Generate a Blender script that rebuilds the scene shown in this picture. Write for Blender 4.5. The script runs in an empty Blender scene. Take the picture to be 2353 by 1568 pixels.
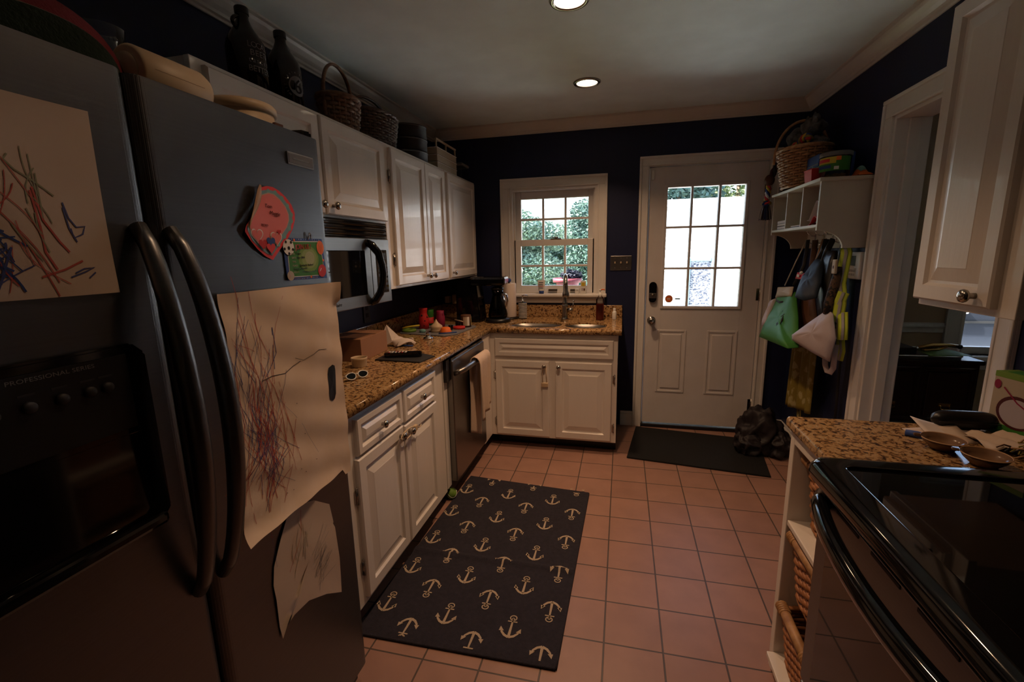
import bpy, bmesh, math, random
from mathutils import Vector, Matrix, noise
from math import sin, cos, pi, radians as R
random.seed(7)
SC = bpy.context.scene
COL = SC.collection
# ---------------------------------------------------------------- camera
def make_camera():
    cam = bpy.data.cameras.new('camera'); o = bpy.data.objects.new('camera', cam); COL.objects.link(o)
    yaw, pitch, roll = .2386, -.1901, -.0201
    fwd = Vector((-sin(yaw)*cos(pitch), cos(yaw)*cos(pitch), sin(pitch)))
    r0 = Vector((cos(yaw), sin(yaw), 0)); u0 = r0.cross(fwd)
    r = r0*cos(roll)+u0*sin(roll); u = u0*cos(roll)-r0*sin(roll)
    M = Matrix((r, u, -fwd)).transposed().to_4x4(); M.translation = Vector((1.565, 0, 1.440))
    o.matrix_world = M
    cam.sensor_width = 36; cam.lens = 1045.45/2353*36; cam.clip_start = .02; cam.clip_end = 200
    SC.camera = o
make_camera()
# ---------------------------------------------------------------- world, sun, exposure
w = bpy.data.worlds.new('sky'); SC.world = w; w.use_nodes = True
nt = w.node_tree; nt.nodes.clear()
sky = nt.nodes.new('ShaderNodeTexSky'); sky.sky_type = 'NISHITA'; sky.sun_disc = False
sky.sun_elevation = R(52); sky.sun_rotation = R(250); sky.air_density = 1.0; sky.dust_density = 2.5; sky.ozone_density = 1.0
bg = nt.nodes.new('ShaderNodeBackground'); bg.inputs[1].default_value = .95
wo = nt.nodes.new('ShaderNodeOutputWorld'); nt.links.new(sky.outputs[0], bg.inputs[0]); nt.links.new(bg.outputs[0], wo.inputs[0])
sl = bpy.data.lights.new('sun', 'SUN'); sl.energy = 33; sl.angle = R(1); sl.color = (1, .95, .86)
so = bpy.data.objects.new('sun', sl); COL.objects.link(so); so.location = (-9, -3, 12)
so.rotation_euler = Vector((.75, .28, -.80)).to_track_quat('-Z', 'Y').to_euler()
vs = SC.view_settings; vs.view_transform = 'Standard'; vs.look = 'None'; vs.gamma = 1; vs.use_curve_mapping = False; vs.exposure = 0
LAMP_W = (6.4, 8.0, 2.4)
# ---------------------------------------------------------------- materials
MATS = {}
def nodes(m):
    m.use_nodes = True; t = m.node_tree; t.nodes.clear()
    o = t.nodes.new('ShaderNodeOutputMaterial'); return t, o
def mat(name, col, rough=.5, metal=0., spec=.5, col2=None, scale=6., bump=0., bscale=40., coat=0., trans=0., emit=None, es=1., stretch=None, sharp=(.35, .65), aniso=0., sheen=0., ior=1.45, alpha=1.):
    m = bpy.data.materials.new(name); t, o = nodes(m)
    b = t.nodes.new('ShaderNodeBsdfPrincipled'); t.links.new(b.outputs[0], o.inputs[0])
    b.inputs['Base Color'].default_value = (*col, 1); b.inputs['Roughness'].default_value = rough; b.inputs['Metallic'].default_value = metal
    b.inputs['Specular IOR Level'].default_value = spec; b.inputs['Coat Weight'].default_value = coat; b.inputs['Transmission Weight'].default_value = trans; b.inputs['IOR'].default_value = ior
    b.inputs['Anisotropic'].default_value = aniso; b.inputs['Sheen Weight'].default_value = sheen; b.inputs['Alpha'].default_value = alpha
    if emit: b.inputs['Emission Color'].default_value = (*emit, 1); b.inputs['Emission Strength'].default_value = es
    tc = t.nodes.new('ShaderNodeTexCoord'); mp = t.nodes.new('ShaderNodeMapping'); t.links.new(tc.outputs['Object'], mp.inputs[0])
    if stretch: mp.inputs['Scale'].default_value = stretch
    if col2 is None: col2 = tuple(c*.93 for c in col)
    n = t.nodes.new('ShaderNodeTexNoise'); n.inputs['Scale'].default_value = scale; n.inputs['Detail'].default_value = 4; t.links.new(mp.outputs[0], n.inputs['Vector'])
    cr = t.nodes.new('ShaderNodeValToRGB'); cr.color_ramp.elements[0].position = sharp[0]; cr.color_ramp.elements[1].position = sharp[1]
    cr.color_ramp.elements[0].color = (*col, 1); cr.color_ramp.elements[1].color = (*col2, 1)
    t.links.new(n.outputs[0], cr.inputs[0]); t.links.new(cr.outputs[0], b.inputs['Base Color'])
    if bump:
        n2 = t.nodes.new('ShaderNodeTexNoise'); n2.inputs['Scale'].default_value = bscale; n2.inputs['Detail'].default_value = 3; t.links.new(mp.outputs[0], n2.inputs['Vector'])
        bp = t.nodes.new('ShaderNodeBump'); bp.inputs['Strength'].default_value = bump; bp.inputs['Distance'].default_value = .004
        t.links.new(n2.outputs[0], bp.inputs['Height']); t.links.new(bp.outputs[0], b.inputs['Normal'])
    MATS[name] = m; return m
def glass_mat(name, tint=(1, 1, 1), refl=.06):
    m = bpy.data.materials.new(name); t, o = nodes(m)
    tr = t.nodes.new('ShaderNodeBsdfTransparent'); tr.inputs[0].default_value = (*tint, 1)
    gl = t.nodes.new('ShaderNodeBsdfGlossy'); gl.inputs['Roughness'].default_value = .01
    fr = t.nodes.new('ShaderNodeFresnel'); fr.inputs[0].default_value = 1.45
    mx = t.nodes.new('ShaderNodeMixShader'); t.links.new(fr.outputs[0], mx.inputs[0]); t.links.new(tr.outputs[0], mx.inputs[1]); t.links.new(gl.outputs[0], mx.inputs[2])
    t.links.new(mx.outputs[0], o.inputs[0]); MATS[name] = m; return m
def tile_mat():
    m = bpy.data.materials.new('terracotta_tile'); t, o = nodes(m)
    b = t.nodes.new('ShaderNodeBsdfPrincipled'); t.links.new(b.outputs[0], o.inputs[0])
    tc = t.nodes.new('ShaderNodeNewGeometry'); mp = t.nodes.new('ShaderNodeMapping'); t.links.new(tc.outputs['Position'], mp.inputs[0])
    mp.inputs['Location'].default_value = (-1.535+.212*10+.003, -1.497+.212*20+.003, 0)
    br = t.nodes.new('ShaderNodeTexBrick'); br.offset = 0; br.squash = 1; t.links.new(mp.outputs[0], br.inputs['Vector'])
    br.inputs['Scale'].default_value = 1; br.inputs['Brick Width'].default_value = .212; br.inputs['Row Height'].default_value = .212; br.inputs['Mortar Size'].default_value = .0035; br.inputs['Mortar Smooth'].default_value = .3
    br.inputs['Color1'].default_value = (.325, .18, .135, 1); br.inputs['Color2'].default_value = (.285, .155, .116, 1); br.inputs['Mortar'].default_value = (.075, .055, .045, 1)
    n = t.nodes.new('ShaderNodeTexNoise'); n.inputs['Scale'].default_value = 9; n.inputs['Detail'].default_value = 6; t.links.new(tc.outputs['Position'], n.inputs['Vector'])
    mx = t.nodes.new('ShaderNodeMixRGB'); mx.blend_type = 'MULTIPLY'; mx.inputs[0].default_value = .35; t.links.new(br.outputs[0], mx.inputs[1]); t.links.new(n.outputs[0], mx.inputs[2])
    hs = t.nodes.new('ShaderNodeHueSaturation'); hs.inputs['Value'].default_value = 1.2; t.links.new(mx.outputs[0], hs.inputs['Color']); t.links.new(hs.outputs[0], b.inputs['Base Color'])
    b.inputs['Roughness'].default_value = .42
    iv = t.nodes.new('ShaderNodeMath'); iv.operation = 'SUBTRACT'; iv.inputs[0].default_value = 1; t.links.new(br.outputs['Fac'], iv.inputs[1])
    bp = t.nodes.new('ShaderNodeBump'); bp.inputs['Strength'].default_value = .6; bp.inputs['Distance'].default_value = .003; t.links.new(iv.outputs[0], bp.inputs['Height']); t.links.new(bp.outputs[0], b.inputs['Normal'])
    MATS['tile'] = m
def granite_mat(name, k=1.):
    m = bpy.data.materials.new(name); t, o = nodes(m)
    b = t.nodes.new('ShaderNodeBsdfPrincipled'); t.links.new(b.outputs[0], o.inputs[0]); b.inputs['Roughness'].default_value = .13
    tc = t.nodes.new('ShaderNodeTexCoord'); mp = t.nodes.new('ShaderNodeMapping'); t.links.new(tc.outputs['Object'], mp.inputs[0]); mp.inputs['Rotation'].default_value = (.3, .2, .5)
    n = t.nodes.new('ShaderNodeTexNoise'); n.inputs['Scale'].default_value = 62; n.inputs['Detail'].default_value = 5; n.inputs['Roughness'].default_value = .65; n.inputs['Distortion'].default_value = .6; t.links.new(mp.outputs[0], n.inputs[0])
    cr = t.nodes.new('ShaderNodeValToRGB'); e = cr.color_ramp.elements
    e[0].position = .34; e[0].color = (.02, .012, .008, 1); e[1].position = .72; e[1].color = (.62, .47, .28, 1)
    for p, c in ((.42, (.10, .05, .022)), (.48, (.34, .19, .08)), (.55, (.46, .29, .135)), (.62, (.33, .22, .11))):
        x = e.new(p); x.color = (*c, 1)
    t.links.new(n.outputs[0], cr.inputs[0])
    v = t.nodes.new('ShaderNodeTexVoronoi'); v.inputs['Scale'].default_value = 70; t.links.new(mp.outputs[0], v.inputs[0])
    c2 = t.nodes.new('ShaderNodeValToRGB'); c2.color_ramp.elements[0].position = .10; c2.color_ramp.elements[1].position = .3; c2.color_ramp.elements[0].color = (.25, .2, .17, 1); c2.color_ramp.elements[1].color = (1, 1, 1, 1)
    t.links.new(v.outputs['Distance'], c2.inputs[0])
    mx = t.nodes.new('ShaderNodeMixRGB'); mx.blend_type = 'MULTIPLY'; mx.inputs[0].default_value = .75; t.links.new(cr.outputs[0], mx.inputs[1]); t.links.new(c2.outputs[0], mx.inputs[2])
    t.links.new(mx.outputs[0], b.inputs['Base Color']); MATS[name] = m
tile_mat(); granite_mat('granite')
mat('navy', (.005, .010, .048), .55, bump=.15, bscale=120)
mat('ceiling_paint', (.80, .92, .92), .8, bump=.1, bscale=90)
mat('trim', (.72, .69, .65), .35, bump=.05, bscale=30)
mat('cab', (.74, .68, .62), .32, bump=.12, bscale=60, stretch=(1, 1, .15), coat=.15)
mat('cab_in', (.30, .24, .19), .6)
mat('door_paint', (.66, .62, .60), .4, bump=.04)
mat('shelf_paint', (.62, .57, .47), .45)
mat('dark_gap', (.006, .006, .007), .6)
mat('steel', (.27, .26, .25), .34, 1., bump=.06, bscale=25, stretch=(1, .04, 30))
mat('fridge_steel', (.165, .168, .175), .36, 1., bump=.05, bscale=25, stretch=(1, .05, 40))
mat('fridge_grey', (.10, .10, .105), .5, bump=.1)
mat('nickel', (.42, .39, .36), .2, 1.)
mat('chrome', (.72, .72, .74), .08, 1.)
mat('black_gloss', (.004, .004, .005), .07, spec=.6)
mat('black_glass', (.003, .003, .0035), .03, spec=.55)
mat('black_plastic', (.008, .008, .009), .35)
mat('black_matte', (.007, .007, .008), .8)
mat('rubber', (.0025, .0025, .003), .85, bump=.6, bscale=260)
mat('white_plastic', (.68, .66, .62), .35)
mat('cream', (.56, .42, .27), .45)
mat('paper', (.60, .47, .36), .8, bump=.25, bscale=18, col2=(.54, .42, .33))
mat('paper_white', (.70, .60, .54), .75, bump=.15, bscale=14)
mat('bag_paper', (.74, .57, .42), .8, bump=.5, bscale=12, col2=(.68, .52, .38))
mat('kraft', (.34, .165, .085), .75, bump=.1, bscale=60)
mat('cloth_cream', (.62, .47, .36), .9, bump=.5, bscale=180)
mat('wicker_light', (.46, .26, .12), .5, col2=(.30, .15, .065), scale=40)
mat('wicker_brown', (.24, .13, .07), .5, col2=(.13, .07, .04), scale=45)
mat('wicker_orange', (.40, .17, .07), .5, col2=(.27, .105, .042), scale=40)
mat('wicker_dark', (.105, .06, .038), .55, col2=(.055, .032, .02), scale=45)
mat('wood_dark', (.030, .011, .007), .35, col2=(.016, .006, .004), scale=8, stretch=(1, 1, .1))
mat('rug_navy', (.022, .019, .030), .95, bump=.8, bscale=330, col2=(.015, .013, .022), scale=60)
mat('rug_cream', (.42, .33, .24), .95, bump=.6, bscale=300)
mat('amber_glass', (.006, .004, .003), .05, spec=.6)
mat('tan_wall', (.50, .36, .23), .7, bump=.1, bscale=90)
mat('wood_floor', (.16, .07, .03), .35, col2=(.10, .045, .02), scale=6, stretch=(.2, 3, 1))
for n_, c_ in dict(red=(.52, .02, .02), hot_red=(.72, .045, .05), pink=(.72, .17, .16), planter_pink=(.20, .035, .05), planter_plant=(.010, .014, .03), pale_blue=(.17, .30, .36), blue=(.015, .04, .16), royal=(.02, .06, .25), green=(.04, .20, .025), lime=(.16, .29, .04), lime_pale=(.24, .33, .08), lime_cream=(.34, .36, .15), yellow=(.55, .42, .03), orange=(.80, .16, .02), neon=(.50, .60, .04), silver_tape=(.36, .34, .34), tan=(.42, .24, .12), denim=(.010, .022, .042), lilac=(.46, .40, .42), gold=(.26, .20, .035), gold_pale=(.42, .36, .16), brown=(.10, .04, .018), teal=(.16, .34, .33), white=(.72, .70, .66), grey=(.16, .16, .17), charcoal=(.022, .022, .024), crayon_red=(.46, .08, .055), crayon_blue=(.055, .065, .20), crayon_green=(.26, .27, .16), crayon_navy=(.02, .05, .20), ink=(.02, .02, .04), taupe=(.016, .012, .015), tag_red=(.5, .02, .03), purple_red=(.25, .01, .05), sand=(.45, .38, .28), terracotta=(.5, .12, .16), burgundy=(.07, .008, .01)).items():
    mat(n_, c_, .6)
mat('fur', (.15, .15, .15), .95, bump=1., bscale=90, col2=(.04, .04, .042), scale=14)
mat('stripe_fabric', (.006, .006, .006), .5)
glass_mat('pane'); glass_mat('clear', (.93, .95, .95)); glass_mat('red_liquid', (.75, .04, .02)); glass_mat('smoke', (.30, .28, .27)); glass_mat('plastic_tint', (.8, .82, .8))
mat('lamp_glow', (1, .9, .75), .5, emit=(1, .80, .55), es=7.)
mat('soap_red', (.42, .035, .02), .15)
mat('led', (.1, .6, .05), .5, emit=(.25, 1, .1), es=1.2)
mat('lcd', (.20, .26, .25), .12)
mat('leaf', (.105, .185, .160), .6, col2=(.17, .26, .19), scale=3)
mat('leaf_bright', (.13, .20, .09), .6, col2=(.22, .27, .13), scale=3)
mat('leaf_dark', (.075, .145, .125), .6, col2=(.12, .20, .16), scale=3)
mat('plush_green', (.006, .016, .004), .95, bump=.8, bscale=150)
mat('plush_red', (.16, .006, .010), .95, bump=.8, bscale=150)
mat('scratched', (.03, .04, .07), .4, col2=(.30, .33, .40), scale=26, stretch=(1, 1, 2.2), sharp=(.42, .58))
mat('bark', (.20, .14, .09), .9, bump=.8, bscale=30)
mat('grass', (.07, .11, .03), .9, bump=.6, bscale=20, col2=(.15, .17, .07), scale=5)
mat('concrete', (.72, .75, .70), .85, bump=.2, bscale=20)
mat('siding', (.80, .80, .80), .6)
mat('asphalt', (.22, .22, .23), .9, bump=.4, bscale=60)
mat('car_paint', (.035, .042, .06), .2, .6, coat=.6)
M_ = MATS
# ---------------------------------------------------------------- mesh helpers
def frame(o, u, v):
    u = Vector(u).normalized(); v = Vector(v); n = u.cross(v).normalized(); v = n.cross(u)
    m = Matrix((u, v, n)).transposed().to_4x4(); m.translation = Vector(o); return m
FX = lambda x, y=0, z=0: frame((x, y, z), (0, 1, 0), (0, 0, 1))        # plane facing +X: u = +Y, v = +Z, n = +X
FXM = lambda x, y=0, z=0: frame((x, y, z), (0, -1, 0), (0, 0, 1))      # facing -X: u = -Y
FYM = lambda y, x=0, z=0: frame((x, y, z), (1, 0, 0), (0, 0, 1))       # facing -Y: u = +X
FZ = lambda z, x=0, y=0: frame((x, y, z), (1, 0, 0), (0, 1, 0))
class MB:
    def __init__(s): s.bm = bmesh.new(); s.mats = []
    def mi(s, m):
        if m not in s.mats: s.mats.append(m)
        return s.mats.index(m)
    def add(s, vs, fs, m, smooth=False, M=None):
        i = s.mi(m); V = [s.bm.verts.new(M @ Vector(v) if M else Vector(v)) for v in vs]
        for f in fs:
            try:
                q = s.bm.faces.new([V[k] for k in f]); q.material_index = i; q.smooth = smooth
            except ValueError: pass
        return s
    def merge(s, b2, m, smooth=False, M=None):
        b2.verts.index_update(); vs = [v.co.copy() for v in b2.verts]; fs = [[v.index for v in f.verts] for f in b2.faces]; b2.free()
        return s.add(vs, fs, m, smooth, M)
    def box(s, lo, hi, m, bev=0., M=None, seg=2):
        b = bmesh.new(); bmesh.ops.create_cube(b, size=1)
        lo = Vector(lo); hi = Vector(hi)
        for v in b.verts: v.co = Vector(((lo[k]+hi[k])/2+v.co[k]*(hi[k]-lo[k]) for k in range(3)))
        if bev: bmesh.ops.bevel(b, geom=list(b.edges), offset=min(bev, min(abs(hi[k]-lo[k]) for k in range(3))*.49), segments=seg, affect='EDGES', profile=.5)
        return s.merge(b, m, False, M)
    def lathe(s, prof, o, m, seg=32, M=None, axis=None, sx=1., sy=1., smooth=True):
        vs = []; fs = []; n = len(prof)
        A = Matrix.Translation(Vector(o))
        if axis: A = A @ Vector((0, 0, 1)).rotation_difference(Vector(axis)).to_matrix().to_4x4()
        for k in range(seg):
            a = 2*pi*k/seg
            for r, z in prof: vs.append((r*cos(a)*sx, r*sin(a)*sy, z))
        for k in range(seg):
            k2 = (k+1) % seg
            for j in range(n-1): fs.append((k*n+j, k2*n+j, k2*n+j+1, k*n+j+1))
        b = bmesh.new(); V = [b.verts.new(A @ Vector(v)) for v in vs]
        for f in fs: b.faces.new([V[i] for i in f])
        bmesh.ops.remove_doubles(b, verts=b.verts, dist=1e-6)
        if prof[0][0] > 1e-5: 
            e = [x for x in b.edges if x.is_boundary]
        return s.merge(b, m, smooth, M)
    def cyl(s, p0, p1, r0, m, r1=None, seg=20, M=None, smooth=True, cap=True):
        p0 = Vector(p0); p1 = Vector(p1); r1 = r0 if r1 is None else r1; L = (p1-p0).length
        pr = [(r0, 0), (r1, L)]
        if cap: pr = [(0, 0)]+pr+[(0, L)]
        return s.lathe(pr, p0, m, seg, M, (p1-p0).normalized(), smooth=smooth)
    def sph(s, c, r, m, sz=1., seg=20, M=None, sx=1., sy=1.):
        pr = [(r*sin(pi*k/10), -r*sz*cos(pi*k/10)) for k in range(11)]; pr[0] = (0, pr[0][1]); pr[-1] = (0, pr[-1][1])
        return s.lathe(pr, c, m, seg, M, sx=sx, sy=sy)
    def tube(s, pts, r, m, seg=8, closed=False, M=None, flat=1., up=(0, 0, 1), smooth=True):
        P = [Vector(p) for p in pts]; n = len(P); vs = []; fs = []; up = Vector(up)
        for i in range(n):
            a = P[(i-1) % n] if (closed or i) else P[i]; c = P[(i+1) % n] if (closed or i < n-1) else P[i]
            t = (c-a).normalized(); sd = t.cross(up)
            if sd.length < 1e-4: sd = t.cross(Vector((1, 0, .1)))
            sd.normalize(); u2 = sd.cross(t).normalized(); rr = r[i] if isinstance(r, (list, tuple)) else r
            for k in range(seg):
                th = 2*pi*k/seg; vs.append(P[i]+sd*rr*cos(th)+u2*rr*flat*sin(th))
        for i in range(n if closed else n-1):
            j = (i+1) % n
            for k in range(seg): fs.append((i*seg+k, i*seg+(k+1) % seg, j*seg+(k+1) % seg, j*seg+k))
        if not closed: fs.append(tuple(range(seg))[::-1]); fs.append(tuple((n-1)*seg+k for k in range(seg)))
        return s.add(vs, fs, m, smooth, M)
    def prism(s, pts, d, m, M=None, bev=0., z0=0.):
        b = bmesh.new(); f = b.faces.new([b.verts.new((x, y, z0)) for x, y in pts])
        g = bmesh.ops.extrude_face_region(b, geom=[f]); 
        for v in g['geom']:
            if isinstance(v, bmesh.types.BMVert): v.co.z += d
        bmesh.ops.recalc_face_normals(b, faces=b.faces)
        if bev: bmesh.ops.bevel(b, geom=list(b.edges), offset=bev, segments=2, affect='EDGES')
        return s.merge(b, m, False, M)
    def poly(s, pts, m, M=None, z=0.): return s.add([(x, y, z) for x, y in pts], [tuple(range(len(pts)))], m, False, M)
    def disc(s, c, rx, ry, m, M=None, z=0., n=20, rot=0.):
        return s.poly([(c[0]+rx*cos(a)*cos(rot)-ry*sin(a)*sin(rot), c[1]+rx*cos(a)*sin(rot)+ry*sin(a)*cos(rot)) for a in [2*pi*k/n for k in range(n)]], m, M, z)
    def ribbon(s, pts, wd, m, M=None, z=0., f=None):
        P = [Vector((p[0], p[1])) for p in pts]; L = []
        for i in range(len(P)):
            t = (P[min(i+1, len(P)-1)]-P[max(i-1, 0)]); t = t.normalized() if t.length else Vector((1, 0)); nn = Vector((-t.y, t.x))
            w_ = wd[i] if isinstance(wd, (list, tuple)) else wd
            for sg in (1, -1):
                q = P[i]+nn*w_/2*sg; L.append((q.x, q.y, z+(f(q.x, q.y) if f else 0)))
        return s.add(L, [(2*i, 2*i+1, 2*i+3, 2*i+2) for i in range(len(P)-1)], m, False, M)
    def grid(s, f, nu, nv, m, smooth=True, M=None, thick=0., wrap=False):
        vs = [Vector(f(i/nu, j/nv)) for i in range(nu+1) for j in range(nv+1)]
        fs = [(i*(nv+1)+j, (i+1)*(nv+1)+j, (i+1)*(nv+1)+j+1, i*(nv+1)+j+1) for i in range(nu) for j in range(nv)]
        b = bmesh.new(); V = [b.verts.new(v) for v in vs]
        for q in fs: b.faces.new([V[i] for i in q])
        if thick: bmesh.ops.recalc_face_normals(b, faces=b.faces); bmesh.ops.solidify(b, geom=list(b.faces), thickness=thick)
        return s.merge(b, m, smooth, M)
    def text(s, tx, size, m, M, ext=.0006, z=0., align='LEFT', shear=0., sx=1.):
        c = bpy.data.curves.new('lettering', 'FONT'); c.body = tx; c.size = size; c.extrude = ext; c.align_x = align; c.shear = shear; c.resolution_u = 3
        ob = bpy.data.objects.new('lettering', c); me = bpy.data.meshes.new_from_object(ob)
        vs = [(v.co.x*sx, v.co.y, v.co.z+z) for v in me.vertices]; fs = [tuple(p.vertices) for p in me.polygons]
        bpy.data.objects.remove(ob); bpy.data.meshes.remove(me); bpy.data.curves.remove(c)
        return s.add(vs, fs, m, False, M)
    def panel(s, M, w, h, t, m, fw=.055, field=.04):                   # raised-panel cabinet front, lower-left corner at M, outward +n
        rings = [(0, 0), (0, t-.005), (.005, t), (fw-.008, t), (fw, t-.009), (fw+.008, t-.010), (fw+field, t-.001), (fw+field+.002, t)]
        vs = []; fs = []
        for i, d in rings:
            i = min(i, min(w, h)*.48); vs += [(i, i, d), (w-i, i, d), (w-i, h-i, d), (i, h-i, d)]
        for k in range(len(rings)-1):
            for j in range(4): fs.append((k*4+j, k*4+(j+1) % 4, k*4+4+(j+1) % 4, k*4+4+j))
        k = (len(rings)-1)*4; fs += [(k, k+1, k+2, k+3), (3, 2, 1, 0)]
        return s.add(vs, fs, m, False, M)
    def mesh(s, name):
        me = bpy.data.meshes.new(name)
        bmesh.ops.recalc_face_normals(s.bm, faces=s.bm.faces) if not getattr(s, 'raw', 0) else None
        s.bm.to_mesh(me); s.bm.free()
        for m in s.mats: me.materials.append(M_[m])
        return me
    def build(s, name, parent=None, label=None):
        off = Vector(); p = parent
        while p: off += p.location; p = p.parent
        c = Vector()
        if parent is None or True:
            X = [v.co for v in s.bm.verts]
            lo = Vector([min(v[k] for v in X) for k in range(3)]); hi = Vector([max(v[k] for v in X) for k in range(3)])
            c = Vector(((lo.x+hi.x)/2, (lo.y+hi.y)/2, lo.z))
        bmesh.ops.translate(s.bm, vec=-c, verts=s.bm.verts)
        o = bpy.data.objects.new(name, s.mesh(name)); COL.objects.link(o); o.location = c-off
        if parent: o.parent = parent
        if label: o['label'] = label
        return o
    def thing(s, name, label, cat, group=None): return tag(s.build(name), label, cat, group)
    def struct(s, name, parent=None):
        o = s.build(name, parent)
        if parent is None: o['kind'] = 'structure'
        return o
def tag(o, label, cat, group=None):
    o['label'] = label; o['category'] = cat
    if group: o['group'] = group
    return o
def thing(name, label, cat, loc, group=None):
    o = bpy.data.objects.new(name, None); COL.objects.link(o); o.location = loc; o.empty_display_size = .05
    return tag(o, label, cat, group)
def knob(M, parent, m='nickel', s=1.):                                  # mushroom knob, M on the door face, +n outward
    mb = MB(); mb.lathe([(0, 0), (.0075*s, 0), (.007*s, .012*s), (.0085*s, .016*s), (.015*s, .019*s), (.0165*s, .024*s), (.0145*s, .029*s), (.008*s, .0325*s), (0, .0335*s)], (0, 0, 0), m, 20, M)
    return mb.build('knob', parent)
def hinge(M, parent):
    mb = MB(); mb.box((-.006, -.028, 0), (.006, .028, .004), 'nickel', .001, M); mb.cyl(M @ Vector((.006, -.03, .005)), M @ Vector((.006, .03, .005)), .0045, 'nickel', seg=10)
    for s in (-1, 1): mb.sph(M @ Vector((.006, .032*s, .005)), .005, 'nickel', seg=8)
    return mb.build('hinge', parent)
def basket(mb, c, z0, h, r0, r1, rows, nst, m, amp=.004, sq=0.):        # strands woven over and under upright staves; r = (rx, ry) at bottom / top
    def pt(a, t, off=0.):
        rx = r0[0]+(r1[0]-r0[0])*t; ry = r0[1]+(r1[1]-r0[1])*t; ca, sa = cos(a), sin(a)
        q = 1/max((abs(ca)**sq+abs(sa)**sq)**(1/sq), 1e-6) if sq else 1
        return Vector((c[0]+(rx*q+off)*ca, c[1]+(ry*q+off)*sa, z0+h*t))
    seg = nst*4; rr = h/rows*.5
    for j in range(rows):
        t = (j+.5)/rows
        mb.tube([pt(2*pi*k/seg, t, amp*cos(pi*k/2/2*1.0+pi*j)*(1 if True else 0)) for k in range(seg)], rr*1.02, m, 5, True, flat=1.)
    for k in range(nst): mb.tube([pt(2*pi*(k*2+.0)/nst/2, t/4) for t in range(5)], rr*.8, m, 5)
    seg = 40; P = [pt(2*pi*k/seg, .03) for k in range(seg)]; mb.add(P, [tuple(range(seg))], m)
    mb.tube([pt(2*pi*k/48, 1.) for k in range(48)], rr*1.25, m, 8, True); mb.tube([pt(2*pi*k/48, .02) for k in range(48)], rr*1.1, m, 6, True)
mat('leopard', (.085, .045, .022), .7, col2=(.006, .005, .005), scale=55, sharp=(.47, .53))
mat('gold_print', (.20, .15, .022), .75, col2=(.36, .31, .14), scale=22, sharp=(.55, .62), stretch=(1, 1, .6))
mat('bowl_glaze', (.20, .115, .065), .15, col2=(.12, .065, .035), scale=12)
mat('brass', (.55, .34, .12), .25, 1.)
# ================================================================ the setting
B, W, H = 3.76, 2.80, 2.44
mb = MB(); mb.box((0, -2, -.1), (W+.065, B, 0), 'tile'); mb.struct('floor')
mb = MB(); mb.box((W+.065, -2, -.1), (6.3, B, -.001), 'wood_floor'); mb.struct('floor_dining')
mb = MB(); mb.box((-.14, -2.14, H), (6.4, B+.14, H+.12), 'ceiling_paint'); mb.struct('ceiling')
mb = MB(); mb.box((-.14, -2.14, -.1), (0, B+.14, H), 'navy'); mb.struct('wall_left')
mb = MB(); mb.box((-.14, -2.14, -.1), (6.4, -2, H), 'tan_wall'); mb.struct('wall_front')
mb = MB(); WX0, WX1, WZ0, WZ1 = .655, 1.362, 1.10, 1.955; DX0, DX1, DZ1 = 1.742, 2.580, 2.066
for lo, hi in (((0, 0), (WX0, H)), ((WX0, 0), (WX1, WZ0)), ((WX0, WZ1), (WX1, H)), ((WX1, 0), (DX0, H)), ((DX0, DZ1), (DX1, H)), ((DX1, 0), (W, H))):
    mb.box((lo[0], B, lo[1]), (hi[0], B+.14, hi[1]), 'navy')
mb.struct('wall_back')
mb = MB(); VX0, VX1, VZ0, VZ1 = 3.86, 5.05, .68, 2.05
for lo, hi in (((W, 0), (VX0, H)), ((VX0, 0), (VX1, VZ0)), ((VX0, VZ1), (VX1, H)), ((VX1, 0), (6.3, H))):
    mb.box((lo[0], B, lo[1]), (hi[0], B+.14, hi[1]), 'tan_wall')
mb.struct('wall_dining_back')
mb = MB(); mb.box((6.3, -2.14, -.1), (6.4, B+.14, H), 'tan_wall'); mb.struct('wall_dining_right')
PY0, PY1, PZ = 1.845, 2.660, 2.04
mb = MB()
for lo, hi in (((-2, 0), (PY0, H)), ((PY0, PZ), (PY1, H)), ((PY1, 0), (B, H))):
    mb.box((W, lo[0], lo[1]), (W+.065, hi[0], hi[1]), 'navy'); mb.box((W+.065, lo[0], lo[1]), (W+.13, hi[0], hi[1]), 'tan_wall')
mb.struct('wall_right')
# crown moulding: profile (distance from wall, drop from ceiling)
CR = [(0, 0), (.072, 0), (.072, .010), (.060, .014), (.052, .026), (.036, .044), (.022, .056), (.018, .066), (.008, .070), (.008, .080), (0, .080)]
mb = MB(); mb.prism([(x, -z) for x, z in CR], B+2, 'trim', frame((0, B, H), (1, 0, 0), (0, 0, 1))); mb.struct('trim_1')
mb = MB(); mb.prism([(x, -z) for x, z in CR], W, 'trim', frame((0, B, H), (0, -1, 0), (0, 0, 1)) if False else frame((W, B, H), (0, -1, 0), (0, 0, 1))); mb.struct('trim_2')
mb = MB(); mb.prism([(x, -z) for x, z in CR], B+2, 'trim', frame((W, -2, H), (-1, 0, 0), (0, 0, 1))); mb.struct('trim_3')
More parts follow.
